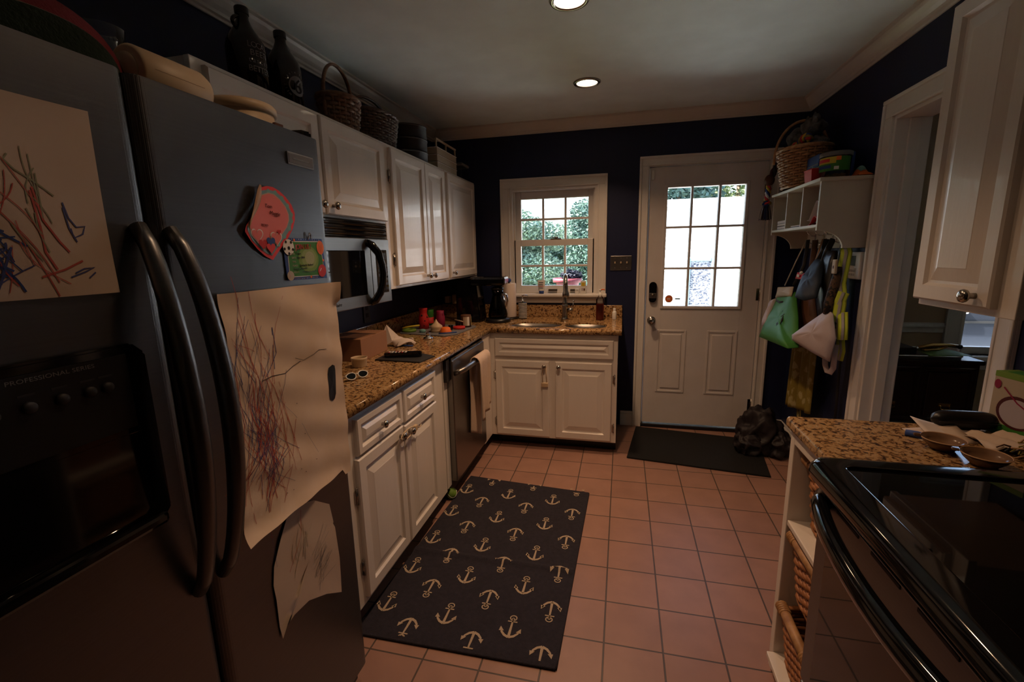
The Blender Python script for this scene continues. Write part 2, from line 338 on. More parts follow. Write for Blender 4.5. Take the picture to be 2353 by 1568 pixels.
# baseboards
mb = MB()
for x0, x1 in ((1.575, 1.675), (2.66, W)): mb.box((x0, B-.016, 0), (x1, B, .105), 'trim', .004); mb.box((x0, B-.010, .105), (x1, B, .125), 'trim', .003)
mb.struct('baseboard_back')
mb = MB(); mb.box((W-.016, PY1+.085, 0), (W, B-.02, .105), 'trim', .004); mb.box((W-.010, PY1+.085, .105), (W, B-.02, .125), 'trim', .003); mb.struct('baseboard_right')
def casing(mb, M, w, h, cw, bottom=False):                              # flat casing with stepped edges around an opening of w x h, M at lower left
    for lo, hi in (((-cw, 0), (0, h)), ((w, 0), (w+cw, h)), ((-cw, h), (w+cw, h+cw))):
        mb.box((lo[0], lo[1], 0), (hi[0], hi[1], .014), 'trim', .003, M)
    for lo, hi in (((-cw, 0), (-cw+.018, h+cw-.018)), ((w+cw-.018, 0), (w+cw, h+cw-.018)), ((-cw, h+cw-.018), (w+cw, h+cw))):
        mb.box((lo[0], lo[1], .010), (hi[0], hi[1], .024), 'trim', .004, M)
    for lo, hi in (((-.012, 0), (0, h)), ((w, 0), (w+.012, h)), ((-.012, h), (w+.012, h+.012))):
        mb.box((lo[0], lo[1], .012), (hi[0], hi[1], .018), 'trim', .003, M)
# kitchen window
win = bpy.data.objects.new('window_1', None); COL.objects.link(win); win.location = (1.005, B, 1.1); win['kind'] = 'structure'
mb = MB(); casing(mb, FYM(B, WX0, WZ0), WX1-WX0, WZ1-WZ0, .076); 
mb.box((WX0, B-.002, WZ0), (WX0+.02, B+.14, WZ1), 'trim'); mb.box((WX1-.02, B-.002, WZ0), (WX1, B+.14, WZ1), 'trim'); mb.box((WX0+.02, B-.002, WZ1-.02), (WX1-.02, B+.14, WZ1), 'trim')
mb.box((WX0+.02, B+.035, WZ0), (WX0+.034, B+.05, WZ1-.02), 'trim'); mb.box((WX1-.034, B+.035, WZ0), (WX1-.02, B+.05, WZ1-.02), 'trim'); mb.build('window_frame', win)
mb = MB(); mb.box((.565, B-.062, 1.082), (1.446, B+.13, 1.108), 'trim', .007); mb.build('window_sill', win)
mb = MB(); mb.box((.585, B-.018, 1.030), (1.428, B, 1.082), 'trim', .004); mb.box((.5855, B-.026, 1.052), (1.4275, B, 1.070), 'trim', .006); mb.build('window_apron', win)
def sash(name, y, x0, x1, z0, z1, gx0, gx1, gz0, gz1):
    mb = MB()
    for lo, hi in (((x0, z0), (gx0, z1)), ((gx1, z0), (x1, z1)), ((gx0, z0), (gx1, gz0)), ((gx0, gz1), (gx1, z1))): mb.box((lo[0], y, lo[1]), (hi[0], y+.035, hi[1]), 'trim', .003)
    for k in (1, 2): x = gx0+(gx1-gx0)*k/3; mb.box((x-.009, y+.004, gz0), (x+.009, y+.03, gz1), 'trim', .004)
    z = (gz0+gz1)/2; mb.box((gx0, y+.0047, z-.009), (gx1, y+.0293, z+.009), 'trim', .004)
    s = mb.build(name, win); mb = MB(); mb.box((gx0-.004, y+.016, gz0-.004), (gx1+.004, y+.020, gz1+.004), 'pane'); mb.build('glass', s)
    return s
sash('upper_sash', B+.075, .677, 1.340, 1.505, 1.934, .732, 1.286, 1.549, 1.876)
lo_ = sash('lower_sash', B+.035, .677, 1.340, 1.108, 1.548, .735, 1.286, 1.171, 1.497)
mb = MB(); mb.box((.985, B+.030, 1.548), (1.075, B+.062, 1.556), 'nickel', .003); mb.cyl((1.03, B+.046, 1.556), (1.03, B+.046, 1.568), .014, 'nickel'); mb.box((.99, B+.034, 1.560), (1.05, B+.046, 1.568), 'nickel', .003); mb.build('sash_lock', win)
for x in (.968, 1.15): mb = MB(); mb.box((x, B+.012, 1.136), (x+.075, B+.037, 1.142), 'nickel', .002); mb.box((x, B+.012, 1.124), (x+.075, B+.016, 1.142), 'nickel', .002); mb.build('sash_lift', win)
mb = MB(); mb.box((.662, B+.02, 1.125), (.676, B+.035, 1.165), 'trim', .003); mb.build('tilt_latch', win)
# back door
dr = bpy.data.objects.new('door_1', None); COL.objects.link(dr); dr.location = (2.16, B, 0); dr['kind'] = 'structure'
mb = MB(); casing(mb, FYM(B, DX0, 0), DX1-DX0, DZ1, .068)
mb.box((DX0, B-.002, 0), (DX0+.006, B+.14, DZ1), 'trim'); mb.box((DX1-.006, B-.002, 0), (DX1, B+.14, DZ1), 'trim'); mb.box((DX0+.006, B-.002, DZ1-.006), (DX1-.006, B+.14, DZ1), 'trim')
mb.box((DX0, B+.06, 0), (DX0+.02, B+.14, DZ1), 'trim'); mb.box((DX1-.02, B+.06, 0), (DX1, B+.14, DZ1), 'trim'); mb.box((DX0+.02, B+.0605, DZ1-.03), (DX1-.02, B+.139, DZ1-.006), 'trim'); mb.build('door_frame', dr)
mb = MB(); mb.box((DX0, B-.02, 0), (DX1, B+.14, .028), 'black_plastic', .006); mb.build('threshold', dr)
y0 = B+.010; sx0, sx1, sz0, sz1 = DX0+.010, DX1-.010, .034, DZ1-.012; gx0, gx1, gz0, gz1 = 1.866, 2.447, .990, 1.922
mb = MB()
for lo, hi in (((sx0, sz0), (gx0, sz1)), ((gx1, sz0), (sx1, sz1)), ((gx0, sz0), (gx1, gz0)), ((gx0, gz1), (gx1, sz1))): mb.box((lo[0], y0, lo[1]), (hi[0], y0+.044, hi[1]), 'door_paint', .001)
for x0 in (1.848, 2.221):
    for lo, hi in (((x0+.018, .300), (x0+.204, .300+.018)), ((x0+.018, .800), (x0+.204, .818)), ((x0, .300), (x0+.018, .818)), ((x0+.204, .300), (x0+.222, .818))): mb.box((lo[0], y0-.005, lo[1]), (hi[0], y0+.004, hi[1]), 'door_paint', .004)
    mb.box((x0+.036, y0-.006, .336), (x0+.186, y0+.004, .782), 'door_paint', .0055)
slab = mb.build('door_slab', dr)
mb = MB()
for lo, hi in (((gx0-.004, gz0-.004), (gx0+.018, gz1+.004)), ((gx1-.018, gz0-.004), (gx1+.004, gz1+.004)), ((gx0+.018, gz0-.004), (gx1-.018, gz0+.018)), ((gx0+.018, gz1-.018), (gx1-.018, gz1+.004))): mb.box((lo[0], y0-.009, lo[1]), (hi[0], y0+.05, hi[1]), 'door_paint', .004)
for k in (1, 2):
    x = gx0+(gx1-gx0)*k/3; mb.box((x-.008, y0-.006, gz0), (x+.008, y0+.046, gz1), 'door_paint', .004); z = gz0+(gz1-gz0)*k/3; mb.box((gx0, y0-.0067, z-.008), (gx1, y0+.0453, z+.008), 'door_paint', .004)
lt = mb.build('muntin_grille', dr); mb = MB(); mb.box((gx0+.01, y0+.018, gz0+.01), (gx1-.01, y0+.024, gz1-.01), 'pane'); mb.build('glass', lt)
M = FYM(y0+.016, 1.928, 1.063); mb = MB(); mb.disc((0, 0), .030, .030, 'orange', M); mb.disc((0, 0), .026, .026, 'tan', M, .0006); mb.disc((0, 0), .023, .023, 'orange', M, .001)
for k in range(3): mb.box((-.014, -.004+.0, .0012), (-.014+.008*(k+1), .004, .0016), 'white', 0, M) if k == 2 else None
mb.box((.045, -.006, 0), (.085, .006, .0006), 'pale_blue', 0, M); mb.build('round_sticker', lt, 'round orange sticker on the lower left pane')
M = FYM(y0, 1.802, 0); mb = MB(); mb.prism([(.029*cos(a)*(1 if abs(cos(a)) < .999 else 1), .052*(1 if sin(a) > 0 else -1)+.029*sin(a)) for a in [2*pi*k/28 for k in range(28)]], .024, 'black_gloss', FYM(y0, 1.802, 1.118), .003); mb.box((-.026, 1.072, .0235), (.026, 1.112, .027), 'steel', .003, M); mb.cyl(M @ Vector((0, 1.098, .02)), M @ Vector((0, 1.098, .036)), .011, 'nickel'); mb.build('keypad_lock', dr)
M = FYM(y0, 1.800, .893); mb = MB(); mb.lathe([(0, 0), (.032, 0), (.033, .005), (.028, .010), (.013, .014), (.012, .036), (.022, .042), (.028, .054), (.025, .066), (.012, .070), (0, .070)], (0, 0, 0), 'nickel', 28, M); mb.build('door_knob', dr)
for z in (.23, 1.10, 1.86): mb = MB(); mb.cyl((DX1-.005, y0-.004, z-.05), (DX1-.005, y0-.004, z+.05), .007, 'nickel', seg=10); mb.box((DX1-.03, y0-.002, z-.045), (DX1-.008, y0+.002, z+.045), 'nickel'); mb.build('hinge', dr)
mb = MB(); mb.box((1.762, y0-.014, 1.965), (1.784, y0, 2.035), 'white_plastic', .003); mb.build('alarm_sensor', dr)
# doorway to the dining room
mb = MB(); casing(mb, frame((W, PY1, 0), (0, -1, 0), (0, 0, 1)), PY1-PY0, PZ, .086)
for lo, hi in (((PY1-.018, 0), (PY1, PZ)), ((PY0, 0), (PY0+.018, PZ)), ((PY0+.018, PZ-.018), (PY1-.018, PZ))): mb.box((W-.006, lo[0], lo[1]), (W+.136, hi[0], hi[1]), 'trim', .002)
mb.box((W+.045, PY1-.032, 0), (W+.090, PY1-.018, PZ-.018), 'trim', .003); mb.box((W+.045, PY0+.018, 0), (W+.090, PY0+.032, PZ-.018), 'trim', .003)
casing(mb, frame((W+.13, PY0, 0), (0, 1, 0), (0, 0, 1)), PY1-PY0, PZ, .086); mb.struct('trim_4')
mb = MB(); mb.box((W+.13, B-.012, .835), (VX0-.10, B, .905), 'trim', .004); mb.box((W+.13, B-.024, .872), (VX0-.10, B, .892), 'trim', .006); mb.struct('trim_5')
mb = MB(); mb.box((VX1+.1, B-.012, .835), (6.3, B, .905), 'trim', .004); mb.struct('trim_6')
w2 = bpy.data.objects.new('window_2', None); COL.objects.link(w2); w2.location = (4.26, B, VZ0); w2['kind'] = 'structure'
mb = MB(); casing(mb, FYM(B, VX0, VZ0), VX1-VX0, VZ1-VZ0, .1); mb.build('window_frame', w2)
mb = MB(); mb.box((VX0-.1, B-.06, VZ0-.03), (VX1+.1, B+.1, VZ0), 'trim', .006); mb.box((VX0-.1, B-.02, VZ0-.10), (VX1+.1, B, VZ0-.03), 'trim', .004); mb.build('window_sill', w2)
mb = MB()
for lo, hi in (((VX0, VZ0), (VX0+.045, VZ1)), ((VX1-.045, VZ0), (VX1, VZ1)), ((VX0+.045, VZ0), (VX1-.045, VZ0+.05)), ((VX0+.045, VZ1-.045), (VX1-.045, VZ1)), ((VX0+.045, 1.32), (VX1-.045, 1.365))): mb.box((lo[0], B+.04, lo[1]), (hi[0], B+.08, hi[1]), 'trim', .003)
s2 = mb.build('sash', w2); mb = MB(); mb.box((VX0+.04, B+.056, VZ0+.04), (VX1-.04, B+.061, VZ1-.04), 'pane'); mb.build('glass', s2)
for x in (): mb = MB(); mb.box((x-.03, B+.02, VZ0), (x+.03, B+.12, VZ1), 'trim', .003); mb.build('mullion', w2)
# recessed ceiling lights
for i, (y, lb) in enumerate(((3.0, 'glowing recessed ceiling light with metal trim ring nearest the back door'), (2.06, 'recessed ceiling light cut off by the top of the photo'), (1.12, 'recessed ceiling light overhead between refrigerator and stove, above the photo'))):
    x = 1.33
    t = thing('recessed_light', lb, 'ceiling light', (x, y, H), 'recessed downlights in the ceiling')
    mb = MB(); mb.lathe([(.060, -.001), (.064, -.009), (.078, -.008), (.083, -.001), (.060, -.001)], (x, y, H), 'nickel', 40); mb.build('trim_ring', t)
    mb = MB(); mb.lathe([(0, -.0045), (.035, -.006), (.058, -.002), (.060, -.001)], (x, y, H), 'lamp_glow', 32); mb.build('lamp', t)
    L = bpy.data.lights.new('downlight', 'AREA'); L.shape = 'DISK'; L.size = .11; L.energy = LAMP_W[i]; L.color = (1, .60, .34); L.spread = R(117)
    lo = bpy.data.objects.new('downlight', L); COL.objects.link(lo); lo.location = (0, 0, -.012); lo.parent = t
# ================================================================ outdoors
mb = MB(); mb.box((-12, B+.14, -.35), (16, 30, -.25), 'grass'); mb.struct('ground')
mb = MB(); mb.box((1.3, B+.14, -.25), (9, 9.2, -.12), 'concrete'); mb.struct('ground_patio')
t = thing('garage', 'white garage wall facing the back door, sunlit and blown out', 'garage', (4, 9.2, -.12))
mb = MB(); mb.box((1.55, 9.2, -.2), (8.5, 14, 2.22), 'siding')
for k in range(16): z = -.1+k*.145; mb.add([(1.55, 9.2, z), (8.5, 9.2, z), (8.5, 9.175, z), (1.55, 9.175, z), (8.5, 9.2, z+.14), (1.55, 9.2, z+.14)], [(0, 1, 2, 3), (3, 2, 4, 5)], 'siding')
mb.build('wall', t)
mb = MB(); mb.prism([(9.0, 2.22), (14.2, 2.22), (11.6, 2.6)], 7.3, 'siding', frame((8.7, 0, 0), (0, 1, 0), (0, 0, 1)) if False else Matrix(((0, 0, 1, 1.4), (1, 0, 0, 0), (0, 1, 0, 0), (0, 0, 0, 1)))); mb.build('roof', t)
mb = MB()
for lo, hi in (((2.74, .36), (2.80, 1.29)), ((3.16, .36), (3.25, 1.29)), ((2.80, 1.23), (3.16, 1.29)), ((2.80, .36), (3.16, .42))): mb.box((lo[0], 9.12, lo[1]), (hi[0], 9.20, hi[1]), 'pale_blue', .01)
gw = mb.build('window', t); mb = MB(); mb.box((2.8, 9.150, .42), (3.16, 9.172, 1.23), 'scratched'); mb.build('pane', gw)
t = thing('pergola', 'white pergola beam crossing above the patio outside the back door', 'pergola', (2.8, 7, -.12))
mb = MB(); mb.box((1.25, 6.94, 2.315), (4.05, 7.06, 2.50), 'siding', .01); mb.build('beam', t)
for x in (1.32, 3.98): mb = MB(); mb.box((x-.06, 6.94, -.12), (x+.06, 7.06, 2.315), 'siding', .005); mb.build('post', t)
def foliage(name, blobs, n, size, m, parent):
    rnd = random.Random(name+str(blobs[0])); vs = []; fs = []; tot = sum(b[1]*b[2] for b in blobs)
    for (c, rx, rz) in blobs:
        for _ in range(int(n*rx*rz/tot)):
            d = Vector((rnd.gauss(0, 1), rnd.gauss(0, 1), rnd.gauss(0, 1))).normalized()*(rnd.random()**.35)
            p = Vector((c[0]+d.x*rx, c[1]+d.y*rx, c[2]+d.z*rz)); a = Vector((rnd.gauss(0, 1), rnd.gauss(0, 1), rnd.gauss(0, .6))).normalized(); b_ = a.cross(Vector((rnd.gauss(0, 1), rnd.gauss(0, 1), rnd.gauss(0, 1)))).normalized()
            s = size*(.6+.8*rnd.random()); k = len(vs); vs += [p-a*s, p+b_*s*.4, p+a*s, p-b_*s*.4]; fs.append((k, k+1, k+2, k+3))
    mb = MB(); mb.raw = 1; mb.add(vs, fs, m); return mb.build('foliage', parent)
def tree(name, x, y, h, r, m, label, n=5000, size=.10, grp='trees beyond the yard', low=.25):
    t = thing(name, label, 'tree' if 'tree' in name else 'shrub', (x, y, -.25), grp)
    rnd = random.Random(x*7+y); bl = [((x+(-.5, .5, 0)[k % 3]*r+rnd.uniform(-.15, .15)*r, y+rnd.uniform(-.5, .5)*r, -.25+h*(low+(1-low)*k/8)), r*rnd.uniform(.55, .75), h*.17) for k in range(9)]
    foliage(name, bl, n, size, m, t); mb = MB(); mb.tube([(x, y, -.3), (x+.05, y, h*.3), (x-.04, y+.03, h*.75)], [.14*r**.5, .11*r**.5, .04], 'bark', 8); mb.build('trunk', t)
tree('leafy_tree', -.95, 11.8, 2.35, 1.0, 'leaf', 'blue-green leafy tree filling the left panes of the kitchen window', 22000, .050, low=.10)
tree('leafy_tree', .35, 16.3, 3.0, .90, 'leaf_dark', 'darker leafy tree in the right panes of the kitchen window', 15000, .062, low=.10)
tree('leafy_tree', -1.35, 21, 2.1, 1.5, 'leaf_dark', 'low rounded tree between the two others in the kitchen window', 16000, .075, low=.1)
t = thing('hedge', 'long green hedge at the far end of the yard', 'hedge', (-3, 26, -.25))
foliage('hedge', [((-9+.9*k, 26, .9), .8, 1.0) for k in range(14)], 30000, .09, 'leaf', t)
tree('leafy_tree', -5.6, 18.5, 6.5, 2.2, 'leaf', 'tall leafy tree far left outside the kitchen window', 12000, .14, low=.12)
tree('leafy_tree', 3.4, 17.5, 5.6, 1.5, 'leaf_dark', 'dense green tree behind the garage roof left', 8000, .13, low=.3)
tree('leafy_tree', 6.2, 21.5, 6.4, 1.9, 'leaf_bright', 'pale green tree behind the garage roof right', 7000, .13, low=.3)
for i, x in enumerate((-3.1, -2.0, -.9, .1, 1.0)):
    tree('low_shrub', x, 9.0+.2*(i % 2), .85, .40, 'leaf_bright', ('yellow-green shrub at the far left of the yard row', 'yellow-green shrub second from left in the yard row', 'yellow-green shrub in the middle of the yard row', 'yellow-green shrub second from right in the yard row', 'yellow-green shrub at the right end by the garage')[i], 1600, .06, 'shrubs in the yard')
mb = MB(); mb.lathe([(.03, -.25), (.05, -.2), (.025, -.1), (.025, .875), (.18, .895), (.18, .92), (0, .92)], (.99, 5, 0), 'siding', 24); mb.thing('plant_stand', 'white pedestal stand outside the window holding the pink planter', 'plant stand')
t = thing('planter', 'pink plastic planter with dark plant outside the kitchen window', 'planter', (.985, 5, .92))
mb = MB(); mb.lathe([(0, 0), (.085, 0), (.125, .20), (.155, .20), (.160, .245), (.145, .245), (.12, .215), (0, .21)], (.985, 5, .92), 'planter_pink', 32); mb.build('pot', t)
foliage('pp', [((1.025, 5, 1.195), .105, .055)], 700, .032, 'planter_plant', t)
# parked car seen through the dining-room window
t = thing('parked_car', 'silver-blue parked car seen through the dining room window', 'car', (6.6, 7.4, -.25))
bd = [(-2.2, .35), (-2.25, .75), (-2.1, .98), (-1.1, 1.08), (-.5, 1.55), (1.2, 1.60), (1.9, 1.15), (2.2, 1.05), (2.25, .4), (1.8, .3), (-1.8, .3)]
MC = Matrix(((1, 0, 0, 6.6), (0, 0, 1, 6.6), (0, 1, 0, -.25), (0, 0, 0, 1)))
mb = MB(); mb.prism(bd, 1.7, 'car_paint', MC, .05); mb.box((4.6, 6.585, .12), (8.7, 6.60, .16), 'chrome'); mb.box((4.6, 6.585, .50), (8.7, 6.60, .53), 'dark_gap'); body = mb.build('body', t)
mb = MB(); mb.prism([(-.95, 1.12), (-.45, 1.48), (.3, 1.5), (.3, 1.12)], .012, 'black_glass', MC, z0=-.008); mb.prism([(.4, 1.12), (.4, 1.5), (1.15, 1.5), (1.65, 1.14)], .012, 'black_glass', MC, z0=-.008); mb.build('side_window', t)
for x in (-1.4, 1.4): mb = MB(); mb.lathe([(0, 0), (.2, .01), (.21, .03), (.33, .03), (.35, .06), (.35, .2), (0, .2)], (6.6+x, 6.62, .09), 'rubber', 28, axis=(0, 1, 0)); mb.lathe([(0, -.004), (.19, .006), (.2, .02)], (6.6+x, 6.62, .09), 'chrome', 20, axis=(0, 1, 0)); mb.build('wheel', t)
mb = MB(); mb.box((4.8, 6.50, .62), (5.6, 6.60, .70), 'chrome', .02); mb.build('door_trim', t)
# ================================================================ wall cabinets, left run
UX, UT, UB = .355, 2.014, 1.262
def wall_cabinet(y0, y1, z0, z1, label, doors, rails=()):
    t = thing('wall_cabinet', label, 'cabinet', (.18, (y0+y1)/2, z0), 'white wall cabinets along the left wall')
    mb = MB(); mb.box((.004, y0, z0+.012), (UX-.02, y1, z1-.002), 'cab'); 
    mb.box((UX-.02, y0, z0), (UX, y1, z1), 'cab', .002); mb.build('body', t)
    for (a, b, c, d, side, hy) in doors:
        mb = MB(); mb.panel(FX(UX, a, c), b-a, d-c, .020, 'cab'); dd = mb.build('door', t)
        ky = a+.036 if side == 'L' else b-.036
        knob(FX(UX+.020, ky, c+.036), dd)
        if hy:
            for hz in (c+(d-c)*.20, c+(d-c)*.80): hinge(FX(UX+.001, (b+.012) if side == 'L' else a-.012, hz), t)
    return t
wall_cabinet(1.168, 2.234, 1.605, UT, 'white two-door wall cabinet above the microwave with dark bottles on top', [(1.205, 1.708, 1.615, 1.997, 'R', 1), (1.722, 2.226, 1.615, 2.000, 'L', 0)])
wall_cabinet(2.236, 3.088, UB, UT, 'tall white double-door wall cabinet between the microwave and the corner', [(2.300, 2.722, 1.278, 1.996, 'R', 1), (2.726, 3.050, 1.276, 1.996, 'L', 0)])
wall_cabinet(3.090, 3.752, UB, UT, 'white single-door wall cabinet in the back left corner', [(3.102, 3.700, 1.276, 1.998, 'L', 0)])
# ---------------------------------------------------------------- microwave
MY0, MY1, MX, MZ0, MZ1 = 1.425, 2.168, .400, 1.210, 1.598
t = thing('microwave', 'stainless and black over-the-range microwave under the wall cabinet', 'microwave', (.2, 1.8, MZ0))
mb = MB(); mb.box((.004, MY0, MZ0), (MX-.035, MY1, MZ1), 'black_plastic', .003); mb.build('body', t)
mb = MB(); mb.box((MX-.035, MY0, 1.525), (MX-.012, MY1, MZ1), 'black_gloss', .003)
for k in range(3): mb.box((MX-.014, MY0+.01, 1.534+k*.021), (MX-.002, MY1-.01, 1.546+k*.021), 'black_gloss', .005)
mb.build('vent_grille', t)
mb = MB(); mb.box((MX-.035, MY0, MZ0), (MX, 1.985, 1.523), 'steel', .004); d = mb.build('door', t)
mb = MB(); mb.box((MX-.01, 1.475, 1.262), (MX+.0015, 1.935, 1.468), 'black_glass', .004); mb.build('door_window', d)
mb = MB(); mb.text('Frigidaire', .021, 'charcoal', FX(MX, 1.632, 1.232), .0004, .0004, shear=.3, sx=1.1); mb.build('lettering', d)
mb = MB(); mb.tube([(MX-.002, 1.955, 1.505), (MX+.020, 1.965, 1.492), (MX+.040, 1.985, 1.455), (MX+.050, 1.995, 1.40), (MX+.052, 1.997, 1.36), (MX+.048, 1.993, 1.315), (MX+.036, 1.982, 1.265), (MX+.018, 1.965, 1.232), (MX-.002, 1.955, 1.222)], [.016, .019, .018, .016, .016, .016, .018, .019, .016], 'black_gloss', 12, up=(0, 1, 0)); mb.build('handle', d)
mb = MB(); mb.box((MX-.035, 1.988, MZ0), (MX-.002, MY1, 1.523), 'steel', .004); p_ = mb.build('control_panel', t)
mb = MB(); mb.box((MX-.01, 2.030, 1.258), (MX, 2.140, 1.470), 'black_glass', .004)
for r_ in range(6):
    for c_ in range(3): mb.box((MX-.001, 2.042+c_*.033, 1.272+r_*.023), (MX+.0008, 2.066+c_*.033, 1.286+r_*.023), 'charcoal', .0004)
mb.box((MX-.001, 2.045, 1.425), (MX+.0008, 2.125, 1.455), 'charcoal'); mb.build('keypad', p_)
# ---------------------------------------------------------------- base cabinets, left run
BX = .61
t = thing('base_cabinet', 'white base cabinet with two drawers and two doors beside the refrigerator', 'cabinet', (.3, 1.72, 0))
mb = MB(); mb.box((.004, 1.19, .10), (BX-.02, 2.272, .875), 'cab_in'); mb.box((.06, 1.19, 0), (.545, 2.272, .10), 'black_plastic')
mb.box((BX-.02, 1.19, .088), (BX, 2.272, .875), 'cab', .002); mb.build('body', t)
for (a, b, c, d) in ((1.405, 1.765, .706, .850), (1.780, 2.142, .698, .850)):
    mb = MB(); mb.panel(FX(BX, a, c), b-a, d-c, .020, 'cab', .034, .022); q = mb.build('drawer', t); knob(FX(BX+.014, (a+b)/2-.005, (c+d)/2-.008), q)
for (a, b, c, d, s) in ((1.394, 1.757, .118, .695, 1), (1.771, 2.135, .112, .685, -1)):
    mb = MB(); mb.panel(FX(BX, a, c), b-a, d-c, .020, 'cab'); q = mb.build('door', t); knob(FX(BX+.020, b-.036 if s > 0 else a+.036, d-.036), q)
for z in (.25, .55): hinge(FX(BX+.001, 1.383, z), t)
mb = MB(); P = []
for k in range(24):
    a = 2*pi*k/24; P.append((BX+.036, 1.764+.064*cos(a), .654+.020*sin(a)+.0*cos(a)))
mb.tube(P, .0035, 'cream', 6, True); mb.box((BX+.030, 1.822, .640), (BX+.046, 1.850, .668), 'cream', .004); mb.tube([(BX+.038, 1.85, .655), (BX+.045, 1.875, .645), (BX+.04, 1.895, .65)], .0025, 'cream', 6)
mb.thing('safety_latch', 'cream child safety strap looped around the two cabinet knobs', 'safety latch')
# ---------------------------------------------------------------- dishwasher
t = thing('dishwasher', 'stainless dishwasher with towel bar between the base cabinets', 'dishwasher', (.3, 2.66, 0))
mb = MB(); mb.box((.05, 2.338, .10), (.600, 2.946, .868), 'dark_gap'); mb.box((.05, 2.338, 0), (.53, 2.946, .10), 'black_plastic'); mb.box((.60, 2.285, .74), (.632, 2.332, .866), 'black_plastic'); mb.box((.60, 2.276, .10), (.612, 2.335, .866), 'cab'); mb.build('tub', t)
mb = MB(); mb.box((.600, 2.340, .118), (.648, 2.945, .852), 'steel', .006); mb.box((.600, 2.338, .852), (.640, 2.945, .868), 'black_gloss', .003); d = mb.build('door', t)
mb = MB(); mb.tube([(.645, 2.375, .772), (.675, 2.385, .782), (.692, 2.42, .787), (.697, 2.50, .790), (.698, 2.64, .790), (.697, 2.78, .790), (.692, 2.86, .787), (.675, 2.895, .782), (.645, 2.905, .772)], .015, 'steel', 12, flat=1.1); mb.build('handle', d)
mb = MB(); mb.box((.57, 2.338, .012), (.590, 2.946, .112), 'black_plastic', .002); mb.build('toe_panel', t)
# dish towel hanging over the handle
def towel():
    rnd = random.Random(3); mb = MB()
    def prof(v):                                                       # v 0 front bottom .. 1 back bottom, draped over handle
        L1, L2 = .33, .46
        if v < .40: return (.732, .795-L1*(1-v/.40))
        if v < .50: a = pi*(v-.40)/.10; return (.698+.034*cos(a)*.9, .795+.028*sin(a))
        return (.668, .795-L2*(v-.50)/.50)
    def f(u, v):
        x, z = prof(v); hang = abs(v-.45)/.55; y = 2.585+.235*u*(1-.22*hang)+.02*hang
        if v > .5: y -= .035*hang
        z2 = z-(.075*hang*(1-u) if v < .45 else .08*hang*u)
        return (x+.012*sin(u*13+v*3)*hang+.006*sin(u*23)*hang-(.008 if v > .5 else 0), y, z2)
    mb.grid(f, 26, 44, 'cloth_cream', thick=.004); return mb.thing('dish_towel', 'cream dish towel draped over the dishwasher handle', 'towel')
towel()
# ---------------------------------------------------------------- sink cabinet
SY = B-.61
t = thing('sink_cabinet', 'white sink base cabinet with false drawer front under the window', 'cabinet', (1.1, 3.45, 0))
mb = MB(); mb.box((.66, SY+.02, .10), (1.548, B-.004, .64), 'cab_in'); mb.box((.66, SY+.09, 0), (1.548, B-.1, .10), 'black_plastic'); mb.box((1.530, SY+.02, .088), (1.548, B-.004, .872), 'cab')
mb.box((.612, SY, .088), (1.548, SY+.02, .872), 'cab', .002)
mb.box((.570, 2.952, .088), (.632, SY+.01, .872), 'cab', .002); mb.build('body', t)
mb = MB(); mb.panel(FYM(SY, .673, .706), 1.518-.673, .838-.706, .020, 'cab', .038, .026); mb.build('false_drawer', t)
for (a, b, s) in ((.674, 1.072, 1), (1.116, 1.512, -1)):
    mb = MB(); mb.panel(FYM(SY, a, .104), b-a, .676-.104, .020, 'cab'); q = mb.build('door', t); knob(FYM(SY-.020, b-.034 if s > 0 else a+.026, .641), q)
    for z in (.20, .56): hinge(FYM(SY-.001, a-.012 if s > 0 else b+.012, z), t)
mb = MB(); 
for dx in (-.012, .012): mb.tube([(1.038+dx, SY-.031, .645), (1.040+dx*1.1, SY-.027, .58), (1.041+dx*1.2, SY-.025, .52)], .0028, 'cream', 6)
mb.box((1.016, SY-.034, .488), (1.066, SY-.02, .522), 'cream', .005); mb.thing('safety_latch', 'cream safety strap hanging from the left sink cabinet knob', 'safety latch')
# ---------------------------------------------------------------- granite worktop (L shape with sink cut-out)
CT, CB_ = .915, .878
def oval(cx, cy, rx, ry, p=2.6, n=40): return [(cx+rx*math.copysign(abs(cos(a))**(2/p), cos(a)), cy+ry*math.copysign(abs(sin(a))**(2/p), sin(a))) for a in [2*pi*k/n for k in range(n)]]
sinkA = (.945, 3.314, .195, .132); sinkB = (1.318, 3.310, .150, .124)
t = thing('worktop', 'L-shaped speckled brown granite worktop along the left wall and sink', 'worktop', (.3, 2.5, CT))
def bullnose(pts, x0, m='granite'): pass
mb = MB(); OV = .635
def edge_run(mb, p0, p1, nrm):                                         # rounded front edge of the slab
    p0 = Vector(p0); p1 = Vector(p1); n = Vector(nrm); pr = [(0, CT), (.004, CT-.0005), (.009, CT-.004), (.0125, CT-.010), (.0135, CT-.0185), (.0125, CT-.027), (.009, CT-.033), (.004, CT-.0365), (0, CT-.037)]
    vs = [(p+n*d).to_tuple()[:2]+(z,) for p in (p0, p1) for d, z in pr]; k = len(pr)
    mb.add(vs, [(j, j+1, k+j+1, k+j) for j in range(k-1)]+[tuple(range(k)), tuple(range(k, 2*k))], 'granite', True)
def slab(mb, outer, holes):
    b = bmesh.new(); ed = []
    for loop in [outer]+holes:
        V = [b.verts.new((x, y, CT)) for x, y in loop]
        ed += [b.edges.new((V[i], V[(i+1) % len(V)])) for i in range(len(V))]
    bmesh.ops.triangle_fill(b, use_beauty=True, use_dissolve=False, edges=ed)
    g = bmesh.ops.extrude_face_region(b, geom=list(b.faces))
    for v in g['geom']:
        if isinstance(v, bmesh.types.BMVert): v.co.z = CB_
    mb.merge(b, 'granite')
hole = oval(.945, 3.292, .205, .162)
XR = 1.572
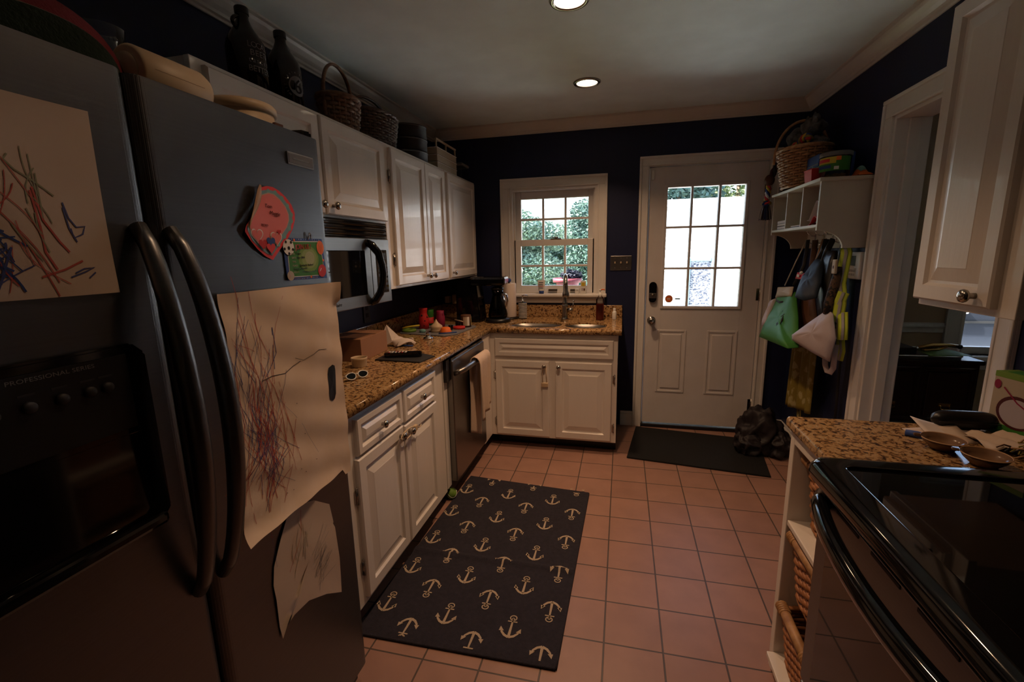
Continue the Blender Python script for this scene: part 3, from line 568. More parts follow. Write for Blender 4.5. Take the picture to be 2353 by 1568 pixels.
slab(mb, [(.002, 1.175), (OV, 1.175), (OV, B-OV), (XR, B-OV), (XR, B-.002), (.002, B-.002)], [oval(*sinkA), oval(*sinkB)])
edge_run(mb, (OV, 1.175, 0), (OV, B-OV, 0), (1, 0, 0)); edge_run(mb, (OV, B-OV, 0), (XR, B-OV, 0), (0, -1, 0)); mb.build('slab', t)
mb = MB(); mb.box((.002, 1.175, CT), (.022, B-.002, 1.012), 'granite', .003); mb.box((.022, B-.022, CT), (XR, B-.002, 1.014), 'granite', .003); mb.build('backsplash', t)
# sink bowls hung under the slab
t = thing('sink', 'double-bowl stainless undermount sink below the window', 'sink', (1.12, 3.29, .70))
for (cx, cy, rx, ry), dp in ((sinkA, .17), (sinkB, .15)):
    mb = MB(); loops = [(rx-.0006, ry-.0006, CT-.013), (rx-.003, ry-.003, CT-.0135), (rx-.004, ry-.004, CT-.05), (rx-.008, ry-.008, CB_-dp+.03), (rx-.035, ry-.035, CB_-dp), (.03, .03, CB_-dp-.004)]
    vs = []; 
    for a, b_, z in loops: vs += [(x, y, z) for x, y in oval(cx, cy, a, b_)]
    n = 40; fs = [(j*n+k, j*n+(k+1) % n, (j+1)*n+(k+1) % n, (j+1)*n+k) for j in range(len(loops)-1) for k in range(n)]+[tuple(5*n+k for k in range(n))]
    mb.add(vs, fs, 'steel', True); bw = mb.build('bowl', t)
    mb = MB(); mb.lathe([(.034, .004), (.028, .003), (.012, -.002), (0, -.002)], (cx, cy, CB_-dp-.002), 'chrome', 20); mb.build('drain', bw)
mb = MB(); mb.box((1.1405, 3.20, .80), (1.1675, 3.42, CB_-.001), 'steel', .010); mb.build('divider', t)
# faucet
fx, fy = 1.130, 3.580
t = thing('faucet', 'brushed nickel gooseneck faucet with side lever behind the sink', 'faucet', (fx, fy, CT))
mb = MB(); mb.lathe([(0, 0), (.030, 0), (.030, .008), (.026, .014), (.0245, .03), (.0235, .10), (.025, .105), (.026, .112), (.024, .118), (.020, .124), (.022, .130), (.021, .138), (.0165, .148), (.0155, .2)], (fx, fy, CT), 'nickel', 28); mb.build('base', t)
P = [(fx, fy, CT+.18)]+[(fx, fy, CT+.22+.02*k) for k in range(3)]
for k in range(13): a = pi*k/12; P.append((fx+.014*(1-cos(a))*.9, fy-.078*(1-cos(a)), CT+.275+.078*sin(a)))
P = [(p[0], p[1], p[2]) for p in P]
mb = MB(); mb.tube(P, .0150, 'nickel', 16, up=(1, 0, 0)); mb.build('spout', t)
e = Vector(P[-1]); mb = MB(); mb.lathe([(.015, .01), (.0165, 0), (.017, -.03), (.0245, -.048), (.027, -.066), (.025, -.078), (.020, -.082), (0, -.08)], e, 'nickel', 24); mb.build('spray_head', t)
mb = MB(); mb.cyl((fx+.02, fy, CT+.075), (fx+.062, fy-.004, CT+.080), .017, 'nickel', .019); mb.tube([(fx+.058, fy-.004, CT+.085), (fx+.066, fy-.012, CT+.112), (fx+.070, fy-.014, CT+.150)], [.010, .007, .0055], 'nickel', 10, up=(1, 0, 0)); mb.sph((fx+.070, fy-.014, CT+.150), .0075, 'nickel'); mb.build('lever', t)
# ================================================================ refrigerator
FXX = .7555
t = thing('refrigerator', 'stainless side-by-side refrigerator covered in drawings on the left', 'refrigerator', (.4, .71, 0))
mb = MB(); mb.box((.03, .245, .03), (.690, 1.160, 1.742), 'fridge_grey', .004); mb.box((.08, .27, 0), (.66, 1.135, .03), 'black_plastic'); mb.box((.66, .25, .012), (.715, 1.155, .085), 'black_plastic', .004); mb.build('body', t)
def fdoor(name, y0, y1):
    mb = MB(); r = .022; pts = [(.698, y0+.004), (.698, y1-.004)]
    for k in range(7): a = pi/2*k/6; pts.append((FXX-r+r*sin(a) if 0 else FXX-r+r*sin(a), y1-r+r*cos(a)))
    for k in range(7): a = pi/2*k/6; pts.append((FXX-r+r*cos(a), y0+r-r*sin(a)))
    mb.prism(pts, 1.752-.092, 'fridge_steel', FZ(.092), .0015); return mb.build(name, t)
d1 = fdoor('freezer_door', .246, .655); d2 = fdoor('fridge_door', .6605, 1.161)
def fhandle(y, yo, z0, z1, parent):
    mb = MB(); n = 22; P = []; rr = []
    for k in range(n+1):
        s = k/n; bow = sin(pi*s)**.62; P.append((FXX+.004+.074*bow, y+yo*bow, z0+(z1-z0)*s)); rr.append(.0135+.004*sin(pi*s))
    mb.tube(P, rr, 'fridge_steel', 14, up=(0, 1, 0)); mb.build('handle', parent)
fhandle(.628, -.012, .79, 1.498, d1); fhandle(.684, .004, .79, 1.494, d2)
# ice and water dispenser
mb = MB(); M = FX(FXX, 0, 0); y0, y1 = .300, .600
out = [(y0, .975), (y1-.02, .975), (y1, .995), (y1, 1.285), (y1-.02, 1.305), (y0, 1.305)]
mb.prism(out, .012, 'black_gloss', M, .004); disp = mb.build('dispenser', d1)
mb = MB(); mb.prism([(y0+.01, 1.165), (y1-.035, 1.165), (y1-.035, 1.29), (y0+.01, 1.29)], .003, 'black_plastic', FX(FXX+.012), .001)
MT = FX(FXX+.0155); mb.text('PROFESSIONAL SERIES', .0088, 'grey', FX(FXX+.0152, .408, 1.2785), .0002, sx=1.25)
mb.build('control_panel', disp)
for i, (yy, zz) in enumerate(((.345, 1.243), (.388, 1.243), (.428, 1.243), (.467, 1.243), (.503, 1.243), (.528, 1.243))):
    mb = MB(); mb.lathe([(0, 0), (.0085, 0), (.0085, .004), (.007, .006), (0, .0065)], (0, 0, 0), 'charcoal', 18, FX(FXX+.015, yy, zz)); mb.box((FXX+.0148, yy-.010, zz+.0165), (FXX+.0154, yy+.010, zz+.0195), 'charcoal')
    if i == 1: mb.cyl((FXX+.0155, yy-.005, zz+.0125), (FXX+.0172, yy-.005, zz+.0125), .0022, 'led', seg=10)
    mb.build('button', disp)
mb = MB(); mb.grid(lambda u, v: (FXX+.0125-.045*sin(pi*u)*(.3+.7*sin(pi*v)) if 0 < v < 1 and 0 < u < 1 else FXX+.0125, y0+.02+(y1-y0-.05)*u, 1.005+.15*v), 14, 10, 'black_gloss'); mb.box((FXX+.01, y0+.005, .978), (FXX+.030, y1-.02, 1.000), 'black_gloss', .007); mb.build('drip_tray', disp)
mb = MB(); mb.box((FXX-.001, 1.022, 1.668), (FXX+.004, 1.120, 1.698), 'steel', .001); mb.box((FXX+.0035, 1.026, 1.672), (FXX+.0046, 1.116, 1.694), 'fridge_grey', .0005); mb.box((FXX+.0044, 1.04, 1.681), (FXX+.0050, 1.10, 1.685), 'steel'); mb.build('badge', d2)
mb = MB(); mb.prism([(.62, 1.10), (.735, 1.118), (.742, 1.152), (.70, 1.158), (.62, 1.158)], .020, 'black_gloss', FZ(1.752), .006); mb.build('hinge_cover', t)
# ================================================================ right side: worktop, basket shelf, stove, wall cabinet
RX = 2.085
t = thing('side_worktop', 'short granite worktop with rounded corner between stove and doorway', 'worktop', (2.45, 1.38, CT))
mb = MB(); mb.box((RX, 1.195, CB_), (W-.002, 1.548, CT), 'granite', .012, seg=4); mb.build('slab', t)
mb = MB(); mb.box((W-.022, 1.195, CT), (W-.002, 1.548, 1.012), 'granite', .003); mb.build('backsplash', t)
t = thing('basket_shelf', 'white open shelf unit holding three wicker baskets beside the stove', 'shelf', (2.45, 1.37, 0))
mb = MB(); mb.box((2.10, 1.498, 0), (2.78, 1.532, .876), 'cab', .003); mb.box((2.10, 1.202, 0), (2.78, 1.222, .876), 'cab', .003); mb.box((2.76, 1.222, .05), (2.78, 1.498, .876), 'cab'); mb.build('side_panel', t)
mb = MB(); mb.box((2.10, 1.222, .838), (2.13, 1.498, .876), 'cab', .002); mb.build('top_rail', t)
for z, x in ((.080, 2.08), (.330, 2.16), (.580, 2.102)): mb = MB(); mb.box((x, 1.222, z-.018), (2.76, 1.498, z), 'cab', .003); mb.build('shelf', t)
mb = MB(); mb.box((2.12, 1.222, 0), (2.14, 1.498, .06), 'cab'); mb.build('toe_board', t)
for z0, h, x, lb in ((.083, .205, 2.10, 'wicker basket with rolled handle on the bottom shelf'), (.334, .212, 2.11, 'wicker basket with rolled handle on the middle shelf'), (.584, .225, 2.13, 'wicker basket with rolled handle on the top shelf under the worktop')):
    t = thing('wicker_basket', lb+' by the stove', 'basket', (x+.25, 1.362, z0), 'wicker baskets in the open shelf')
    mb = MB(); basket(mb, (x+.25, 1.362), z0+.004, h-.02, (.225, .108), (.245, .124), 13, 26, 'wicker_orange', .0035, 8); mb.build('weave', t)
    mb = MB(); mb.cyl((x+.006, 1.248, z0+h-.012), (x+.006, 1.478, z0+h-.012), .015, 'wicker_light')
    for yy in (1.262, 1.464):
        for k in range(5): mb.lathe([(.016, -.004), (.0195, 0), (.016, .004)], (x+.006, yy-.018+k*.009, z0+h-.012), 'wicker_light', 14, axis=(0, 1, 0))
    mb.build('rolled_handle', t)
# stove
ZS = .935
t = thing('stove', 'black glass-top stove with stainless front and curved black handle', 'stove', (2.4, .82, 0))
mb = MB(); mb.box((2.095, .432, .02), (2.74, 1.190, .895), 'black_plastic', .003); mb.build('body', t)
def rrect(x0, x1, y0, y1, r, n=6):
    P = []
    for cx, cy, a0 in ((x1-r, y1-r, 0), (x0+r, y1-r, pi/2), (x0+r, y0+r, pi), (x1-r, y0+r, 3*pi/2)):
        for k in range(n+1): a = a0+pi/2*k/n; P.append((cx+r*cos(a), cy+r*sin(a)))
    return P
mb = MB(); loops = [(0, .895), (-.003, .905), (0, .922), (.008, .932), (.020, ZS), (.024, ZS+.0002), (.056, ZS+.0002), (.0588, ZS), (.0605, ZS-.002), (.061, ZS-.008)]
n = 28; vs = []
for i, z in loops: vs += [(x, y, z) for x, y in rrect(2.022+i, 2.70-i, .425+i, 1.205-i, max(.045-i*.4, .008))]
fs = [(j*n+k, j*n+(k+1) % n, (j+1)*n+(k+1) % n, (j+1)*n+k) for j in range(len(loops)-1) for k in range(n)]; mb.add(vs, fs, 'black_gloss', True)
mb.prism(rrect(2.082, 2.640, .485, 1.145, .02), .004, 'black_glass', FZ(ZS-.010)); mb.prism(rrect(2.03, 2.69, .43, 1.2, .04), .006, 'black_plastic', FZ(.893)); mb.build('cooktop', t)
mb = MB(); mb.box((2.71, .43, .90), (2.78, 1.20, 1.10), 'black_gloss', .01); bg_ = mb.build('control_back', t)
for yy in (.55, .68, .95, 1.08): mb = MB(); mb.lathe([(0, 0), (.022, 0), (.020, .02), (0, .022)], (0, 0, 0), 'black_plastic', 20, FXM(2.71, yy, 1.0)); mb.build('knob', bg_)
mb = MB(); mb.box((2.040, .430, .868), (2.076, 1.198, .893), 'fridge_steel', .004); mb.build('front_trim', t)
mb = MB(); mb.box((2.060, .434, .30), (2.098, 1.190, .862), 'fridge_steel', .005); d = mb.build('oven_door', t)
mb = MB(); mb.box((2.0575, .49, .335), (2.07, 1.128, .755), 'black_glass', .003); mb.build('door_window', d)
for k in range(4): mb = MB(); mb.box((2.0585, .55+k*.15, .838), (2.066, .65+k*.15, .846), 'dark_gap', .001); mb.build('vent_slot', d)
P = [(2.060, 1.175, .838)]+[(2.060-.062*sin(pi*k/20)**.55, 1.172-.72*k/20, .838-.012*sin(pi*k/20)) for k in range(1, 20)]+[(2.060, .450, .838)]
mb = MB(); mb.tube(P, .019, 'black_gloss', 12, flat=1.25); mb.build('handle', d)
mb = MB(); mb.box((2.062, .434, .06), (2.098, 1.190, .290), 'fridge_steel', .005); dw = mb.build('storage_drawer', t)
mb = MB(); mb.tube([(2.064, 1.12, .245), (2.032, 1.09, .245), (2.028, .81, .245), (2.032, .53, .245), (2.064, .50, .245)], .014, 'black_gloss', 10); mb.build('handle', dw)
# wall cabinet on the right wall
t = thing('wall_cabinet', 'white wall cabinet hanging high at the right edge of the photo', 'cabinet', (2.65, 1.54, 1.26))
mb = MB(); mb.box((2.512, 1.345, 1.268), (W-.002, 1.722, 2.12), 'cab'); mb.box((2.492, 1.345, 1.256), (2.512, 1.722, 2.122), 'cab', .002); mb.build('body', t)
mb = MB(); mb.panel(frame((2.492, 1.718, 1.276), (0, -1, 0), (0, 0, 1)), .316, .832, .022, 'cab', .052, .045); d = mb.build('door', t); knob(FXM(2.470, 1.450, 1.306), d, 'nickel', 1.1)
# ================================================================ papers on the refrigerator (plane +X, coordinates y, z)
FP = FXX+.0012
MF = Matrix(((0, 0, 1, FP), (1, 0, 0, 0), (0, 1, 0, 0), (0, 0, 0, 1)))       # local (y, z, out)
def scribble(mb, rnd, c, rx, rz, n, m, wd=.0012, z=.0, ang=0., f=None):
    for _ in range(n):
        a = ang+rnd.gauss(0, .35); L = rz*rnd.uniform(.4, 1); x = c[0]+rnd.gauss(0, .4)*rx; y = c[1]+rnd.gauss(0, .35)*rz; bend = rnd.uniform(-.3, .3)*rx
        P = [(x+sin(a)*L*(k/6-.5)*1.0+bend*sin(pi*k/6), y+cos(a)*L*(k/6-.5)) for k in range(7)]
        mb.ribbon(P, wd*rnd.uniform(.6, 1.3), m, MF, z, f)
def wavy(y, z): return .0025+.0012*sin(y*31+z*17)+.0012*sin(z*43-y*11)
# big brown paper bag drawing
BW0, BW1, BZ0, BZ1 = .770, 1.162, .812, 1.370
def bagout(u, v):
    y = BW0+(BW1-BW0)*u; z = BZ0+(BZ1-BZ0)*v
    y += -.035*(1-v)**3*(1-u)**2+.010*sin(v*5)*(1-u)*.6-.012*u*(1-v); z += -.02*(1-v)*u*(u > .9)+.006*(1-u)*v*0
    curl = .020*(max(0, .08-v)/.08)**2*(1-u) + .012*(max(0, u-.93)/.07)**2*(v > .9)
    return y, z, curl
bagf = lambda y, z: .0080+.0028*sin(y*24+z*9)*sin(z*19)+.0018*sin(y*57-z*33)+.0016*sin(z*61+y*22)
mb = MB()
def bf(u, v): y, z, c = bagout(u, v); return MF @ Vector((y, z, bagf(y, z)+c))
mb.grid(bf, 40, 56, 'bag_paper'); 
SL = [(1.109, 1.138), (1.094, 1.132), (1.088, 1.115), (1.085, 1.097), (1.082, 1.060), (1.085, 1.042), (1.097, 1.033), (1.110, 1.036), (1.116, 1.05), (1.119, 1.088), (1.121, 1.120), (1.118, 1.133)]
mb.add([MF @ Vector((y, z, bagf(y, z)+.0012)) for y, z in SL]+[MF @ Vector((1.102, 1.086, bagf(1.102, 1.086)+.0012))], [(k, (k+1) % 12, 12) for k in range(12)], 'dark_gap')
rnd = random.Random(5); g = lambda y, z: bagf(y, z)+.0009
scribble(mb, rnd, (.835, 1.06), .085, .26, 46, 'crayon_red', .0011, 0, .05, g); scribble(mb, rnd, (.83, 1.06), .085, .28, 46, 'crayon_blue', .0009, 0, .0, g)
scribble(mb, rnd, (.85, .99), .06, .10, 22, 'crayon_blue', .0012, 0, .8, g); scribble(mb, rnd, (.845, 1.0), .05, .14, 22, 'crayon_red', .0012, 0, .2, g)
mb.ribbon([(.9, 1.28), (.903, 1.245), (.906, 1.217), (.89, 1.195), (.878, 1.183), (.862, 1.17)], .0018, 'crayon_blue', MF, 0, g); mb.ribbon([(.899, 1.28), (.897, 1.22), (.893, 1.18)], .0018, 'crayon_blue', MF, 0, g)
mb.ribbon([(.845, 1.163), (.88, 1.166), (.92, 1.162), (.955, 1.172), (.985, 1.178)], .0015, 'taupe', MF, 0, g); mb.ribbon([(.965, 1.19), (.995, 1.178), (1.03, 1.186), (1.05, 1.194), (1.088, 1.188)], .0012, 'taupe', MF, 0, g)
mb.ribbon([(.82, 1.30), (.79, 1.27), (.783, 1.22), (.79, 1.17)], .0009, 'crayon_blue', MF, 0, g); mb.ribbon([(.79, 1.26), (.83, 1.24), (.87, 1.21)], .0009, 'crayon_red', MF, 0, g)
for y, z in ((.95, 1.075), (.97, .985), (.94, .9), (.955, .885), (1.0, .9), (.985, .84), (.88, .865), (.905, .86), (.87, .835), (.86, .822)): mb.disc((y, z), .0015, .0011, 'dark_gap', MF, bagf(y, z)+.001)
mb.raw = 1; mb.thing('bag_drawing', 'large brown paper bag with handle slot scribbled in red and blue crayon', 'drawing')
# white torn sheet below it (drawing on it left out: only crayon shading)
EL = [(.811, .538), (.815, .501), (.833, .522), (.861, .531), (.917, .526), (.987, .489), (1.053, .442), (1.059, .492), (1.060, .555), (1.057, .657), (1.050, .673), (1.053, .676), (1.040, .741), (.977, .789), (.938, .804), (.880, .802), (.845, .755), (.818, .702), (.809, .657), (.811, .616)]
mb = MB(); c = (.94, .64); fe = lambda y, z: .003+.0022*sin(y*30+z*12)*sin(z*25)
def ring(k): return [(c[0]+(y-c[0])*k, c[1]+(z-c[1])*k) for y, z in EL]
vs = []; n = len(EL)
for k in (1, .8, .6, .4, .2): vs += [MF @ Vector((y, z, fe(y, z)+.010*max(0, k-.85)*(1 if z > .7 else .3))) for y, z in ring(k)]
vs.append(MF @ Vector((*c, fe(*c)))); fs = [(j*n+i, j*n+(i+1) % n, j*n+n+(i+1) % n, j*n+n+i) for j in range(4) for i in range(n)]+[(4*n+i, 4*n+(i+1) % n, 5*n) for i in range(n)]
mb.add(vs, fs, 'paper', True); scribble(mb, random.Random(8), (.985, .59), .03, .09, 26, 'grey', .0010, 0, .7, lambda y, z: fe(y, z)+.0008); scribble(mb, random.Random(9), (.93, .70), .05, .10, 14, 'sand', .0016, 0, .3, lambda y, z: fe(y, z)+.0008)
mb.raw = 1; mb.thing('torn_sheet', 'torn white paper sheet stuck low on the refrigerator door', 'paper')
# child's crayon drawing on the freezer door
mb = MB(); kf = lambda y, z: .003+.0020*sin(y*26+z*14)+.006*max(0, (1.43-z))*(1 if y > .5 else 0)
mb.grid(lambda u, v: MF @ Vector((lambda y, z: (y, z, kf(y, z)))(.352+.229*u-.004*v*0, 1.390+.277*v)), 20, 24, 'paper'); k2 = lambda y, z: kf(y, z)+.0008; rnd = random.Random(2)
scribble(mb, rnd, (.465, 1.465), .04, .11, 11, 'crayon_red', .0014, 0, -.15, k2); scribble(mb, rnd, (.425, 1.452), .028, .075, 24, 'crayon_navy', .0024, 0, -.7, k2); scribble(mb, rnd, (.435, 1.44), .025, .06, 9, 'crayon_blue', .0022, 0, .6, k2)
scribble(mb, rnd, (.49, 1.53), .02, .07, 8, 'crayon_green', .0016, 0, -.3, k2); mb.ribbon([(.47, 1.585), (.465, 1.577), (.475, 1.565), (.495, 1.552), (.515, 1.535)], .0022, 'crayon_green', MF, 0, k2)
for P in ([(.524, 1.527), (.528, 1.505), (.536, 1.492), (.548, 1.494), (.543, 1.482), (.530, 1.476), (.528, 1.49)], [(.515, 1.418), (.535, 1.425), (.55, 1.432), (.535, 1.43), (.522, 1.424)], [(.54, 1.416), (.55, 1.424)], [(.523, 1.52), (.526, 1.49), (.533, 1.47)]): mb.ribbon(P, .0022, 'crayon_blue', MF, 0, k2)
for P in ([(.49, 1.545), (.495, 1.50), (.51, 1.47), (.52, 1.455)], [(.48, 1.42), (.51, 1.43), (.535, 1.442)], [(.487, 1.54), (.49, 1.49), (.49, 1.455), (.50, 1.43)]): mb.ribbon(P, .0028, 'crayon_red', MF, 0, k2)
mb.raw = 1; mb.thing('crayon_drawing', 'crayon drawing with red and blue scribbles on the left freezer door', 'drawing')
# heart card
t = thing('heart_card', 'red and pink heart-shaped card peeling off the refrigerator door', 'card', (FP, .94, 1.43))
Hout = [(.921, 1.599), (.942, 1.605), (.96, 1.605), (.98, 1.599), (1.0, 1.587), (1.018, 1.57), (1.027, 1.551), (1.025, 1.534), (1.014, 1.512), (.995, 1.49), (.966, 1.465), (.934, 1.436), (.911, 1.445), (.888, 1.461), (.87, 1.479), (.856, 1.498), (.857, 1.503), (.862, 1.512), (.885, 1.534), (.9, 1.551), (.912, 1.568), (.917, 1.579)]
Hbl = [(.921, 1.592), (.943, 1.597), (.966, 1.596), (.988, 1.585), (1.005, 1.568), (1.016, 1.547), (1.014, 1.531), (1.004, 1.511), (.982, 1.49), (.957, 1.469), (.932, 1.446), (.915, 1.451), (.897, 1.462), (.874, 1.48), (.864, 1.499), (.863, 1.511), (.885, 1.534), (.9, 1.551), (.912, 1.568), (.917, 1.579)]
Hpk = [(.92, 1.585), (.942, 1.592), (.96, 1.591), (.98, 1.58), (.997, 1.564), (1.005, 1.546), (1.004, 1.532), (.994, 1.514), (.971, 1.493), (.948, 1.474), (.928, 1.451), (.907, 1.462), (.889, 1.479), (.871, 1.497), (.866, 1.513), (.885, 1.534), (.9, 1.551), (.912, 1.568), (.917, 1.579)]
def fan(mb, pts, m, z):
    c = (sum(p[0] for p in pts)/len(pts), sum(p[1] for p in pts)/len(pts)); lift = lambda y: z+.005*max(0, (.93-y)/.08)**1.5
    mb.add([MF @ Vector((y, zz, lift(y))) for y, zz in pts]+[MF @ Vector((*c, lift(c[0])))], [(i, (i+1) % len(pts), len(pts)) for i in range(len(pts))], m)
mb = MB(); mb.raw = 1; fan(mb, Hout, 'hot_red', .002); fan(mb, Hbl, 'pale_blue', .0028); fan(mb, [(y+(.93-y)*.025, z+(1.53-z)*.025) for y, z in Hpk], 'sand', .0034); fan(mb, [(y+(.93-y)*.06, z+(1.53-z)*.06) for y, z in Hpk], 'pink', .004)
lift = lambda y, z: .0044+.005*max(0, (.93-y)/.08)**1.5
for k in range(26):                                                  # scalloped lace rim
    a = -1.9+k*.165; 
for i in range(9):
    y0_, z0_ = Hbl[i+1]; mb.disc((y0_+(.95-y0_)*.06, z0_+(1.53-z0_)*.06), .006, .006, 'teal', MF, .0031)
for tx, y, z, s in (('Tom', .923, 1.556, .012), ('Maggie', .936, 1.541, .0125), ('xoxo', .905, 1.514, .010)): mb.text(tx, s, 'burgundy', frame((FP+.0055+.005*max(0, (.93-y)/.08)**1.5, y, z), (0, 1, -.05), (0, .05, 1)), .0002, shear=.2)
def heart2(c, s, m, z, rot=0.):
    P = []
    for k in range(24): a = 2*pi*k/24; x = 16*sin(a)**3; y = 13*cos(a)-5*cos(2*a)-2*cos(3*a)-cos(4*a); P.append((c[0]+s*(x*cos(rot)-y*sin(rot)), c[1]+s*(x*sin(rot)+y*cos(rot))))
    mb.poly(P, m, MF, z+.005*max(0, (.93-c[0])/.08)**1.5)
for (c, s, m) in (((.889, 1.492), .00115, 'white'), ((.950, 1.487), .00120, 'white'), ((.889, 1.492), .00098, 'pink'), ((.950, 1.487), .00103, 'pink'), ((.903, 1.473), .0008, 'red'), ((.930, 1.478), .00085, 'royal'), ((.928, 1.464), .00085, 'hot_red'), ((.960, 1.502), .0004, 'red')): heart2(c, s, m, .0050+(.0006 if m != 'white' else 0)+(.0006 if m in ('red', 'royal', 'hot_red') else 0))
mb.build('printed_face', t)
mb = MB(); mb.raw = 1; FO = [((.862, 1.512), (.857, 1.499)), ((.885, 1.534), (.868, 1.524)), ((.9, 1.551), (.882, 1.55)), ((.912, 1.568), (.893, 1.575)), ((.918, 1.58), (.901, 1.592)), ((.921, 1.599), (.909, 1.604))]
vs = []
for (a, b_) in FO:
    for k in range(5): q = k/4; y = a[0]+(b_[0]-a[0])*q; z = a[1]+(b_[1]-a[1])*q; vs.append(MF @ Vector((y, z, 0.0048+.005*max(0, (.93-a[0])/.08)**1.5+.007*sin(q*1.9))))
mb.add(vs, [(i*5+k, i*5+k+1, i*5+6+k, i*5+5+k) for i in range(5) for k in range(4)], 'tan', True); mb.build('curled_flap', t, 'tan curled back of the card')
# party invitation
mb = MB(); mb.raw = 1; IC = [(.973, 1.485), (.995, 1.4885), (1.125, 1.4895), (1.133, 1.383), (.975, 1.385)]
mb.poly(IC, 'royal', MF, .0015); mb.poly([(.986, 1.481), (1.117, 1.483), (1.124, 1.391), (.984, 1.392)], 'white', MF, .002); mb.poly([(.988, 1.479), (1.115, 1.481), (1.122, 1.393), (.986, 1.394)], 'green', MF, .0024); mb.disc((1.062, 1.436), .040, .034, 'lime', MF, .0027, 28); mb.disc((1.064, 1.438), .030, .026, 'lime_pale', MF, .0029, 28); mb.disc((1.066, 1.439), .019, .017, 'lime_cream', MF, .0031, 24)
mb.disc((.990, 1.466), .0195, .0195, 'white', MF, .0034, 24)
for a in range(5): mb.disc((.990+.0155*cos(a*1.257+.9), 1.466+.0155*sin(a*1.257+.9)), .0042, .0042, 'black_matte', MF, .0037, 5)
mb.disc((.990, 1.464), .0052, .0052, 'black_matte', MF, .0037, 5); mb.disc((1.113, 1.466), .015, .0185, 'orange', MF, .0034, 24)
for o_ in (-.006, 0, .006): mb.ribbon([(1.113+o_*1.6, 1.483), (1.113+o_*.9, 1.466), (1.113+o_*1.6, 1.45)], .0007, 'brown', MF, .0037)
mb.disc((1.112, 1.404), .0175, .0165, 'red', MF, .0034, 24, .6); mb.ribbon([(1.103, 1.403), (1.109, 1.411)], .0022, 'white', MF, .0037); mb.disc((.987, 1.396), .0125, .012, 'sand', MF, .0034, 20); mb.ribbon([(.981, 1.404), (.9835, 1.396), (.981, 1.388)], .0006, 'red', MF, .0037)
for k in range(14): mb.disc((.996+k*.0088, 1.4862), .0011, .0011, 'white' if k % 3 else 'pale_blue', MF, .0022, 6); mb.disc((1.003+k*.0066, 1.3875), .0011, .0011, 'white' if k % 3 else 'orange', MF, .0022, 6)
for (y, z) in ((1.012, 1.484), (1.064, 1.390), (1.121, 1.432)): mb.poly([(y+(.005 if k % 2 else .0022)*cos(k*pi/5), z+(.005 if k % 2 else .0022)*sin(k*pi/5)) for k in range(10)], 'orange', MF, .0036)
TX = lambda y, z, r=0.: frame((FP+.0038, y, z), (0, 1, r), (0, -r, 1))
mb.text('JOIN US !', .0185, 'white', TX(1.0125, 1.4605, .03), .0002, sx=.82); mb.text('JOIN US !', .0180, 'red', frame((FP+.0044, 1.0135, 1.4612), (0, 1, .03), (0, -.03, 1)), .0003, sx=.82)
for tx, y, z in (('FOR:', .996, 1.448), ('DATE:', .996, 1.438), ('TIME:', .997, 1.428), ('PLACE:', .997, 1.4185), ('R.S.V.P.:', .999, 1.402)): mb.text(tx, .0062, 'sand', TX(y, z), .0002, sx=1.0)
for tx, y, z in (('Trapp', 1.012, 1.4485), ('May 28th', 1.015, 1.438), ('Kentucky Indoor', 1.022, 1.4185), ('Soccer & Sports', .998, 1.410)): mb.text(tx, .0072, 'ink', TX(y, z, .02), .0002, shear=.3, sx=1.1)
mb.ribbon([(1.030+.006*k, 1.4035+.0015*(k%2)) for k in range(11)], .0012, 'ink', MF, .0037)
mb.thing('party_invitation', 'green and blue sports party invitation reading JOIN US on the refrigerator', 'invitation')
mb = MB(); mb.tube([(FXX+.004, 1.066, 1.486), (FXX+.006, 1.068, 1.497), (FXX+.006, 1.070, 1.504), (FXX+.006, 1.073, 1.497), (FXX+.006, 1.075, 1.504), (FXX+.006, 1.077, 1.497), (FXX+.004, 1.078, 1.488)], .0013, 'chrome', 6); mb.thing('wire_clip', 'small silver wire magnet clip above the party invitation', 'clip')
# ================================================================ on top of the refrigerator
ZF = 1.752
t = thing('watermelon_cushion', 'red and dark green watermelon slice cushion on the refrigerator', 'cushion', (.6, .5, 1.742))
def half(y0, ry, rz, x, n=30): return [(x, y0+ry*math.copysign(abs(cos(pi*k/n))**.8, cos(pi*k/n)), 1.744+rz*sin(pi*k/n)**.8) for k in range(n+1)]
def halfdisc(mb, xs, m):                                             # xs = list of (x, scale)
    vs = []; n = 30
    for x, s in xs: vs += half(.60, .105*s*(1.05 if s > 1.1 else 1), .080*s*(1.17 if s > 1.1 else 1), x)
    k = n+1; mb.add(vs, [(j*k+i, j*k+i+1, (j+1)*k+i+1, (j+1)*k+i) for j in range(len(xs)-1) for i in range(n)]+[tuple(range(k)), tuple((len(xs)-1)*k+i for i in range(k))], m, True)
mb = MB(); halfdisc(mb, [(.694, .55), (.693, .80), (.691, .95), (.688, .985)], 'plush_green'); mb.build('rind_face', t, 'dark green face')
mb = MB(); halfdisc(mb, [(.688, .985), (.686, 1.0), (.684, 1.0)], 'crayon_green'); mb.build('piping', t, 'pale piping')
mb = MB(); halfdisc(mb, [(.684, 1.0), (.672, 1.06), (.64, 1.36), (.54, 1.36), (.52, 1.25), (.51, .8)], 'plush_red'); mb.build('flesh', t, 'red plush side')
mb = MB(); mb.lathe([(0, 0), (.040, 0), (.046, .004), (.0465, .09), (.046, .142), (.040, .156), (.026, .164), (0, .166)], (.638, .752, 1.7995), 'cream', 32, axis=(0, 1, 0)); mb.cyl((.638, .748, 1.7995), (.638, .754, 1.7995), .03, 'cream')
mb.add([(.6848, .77, 1.801), (.6848, .88, 1.801), (.6848, .88, 1.8004), (.6848, .77, 1.8004)], [(0, 1, 2, 3)], 'brown'); mb.thing('canister', 'cream rounded canister lying on its side on the refrigerator', 'canister')
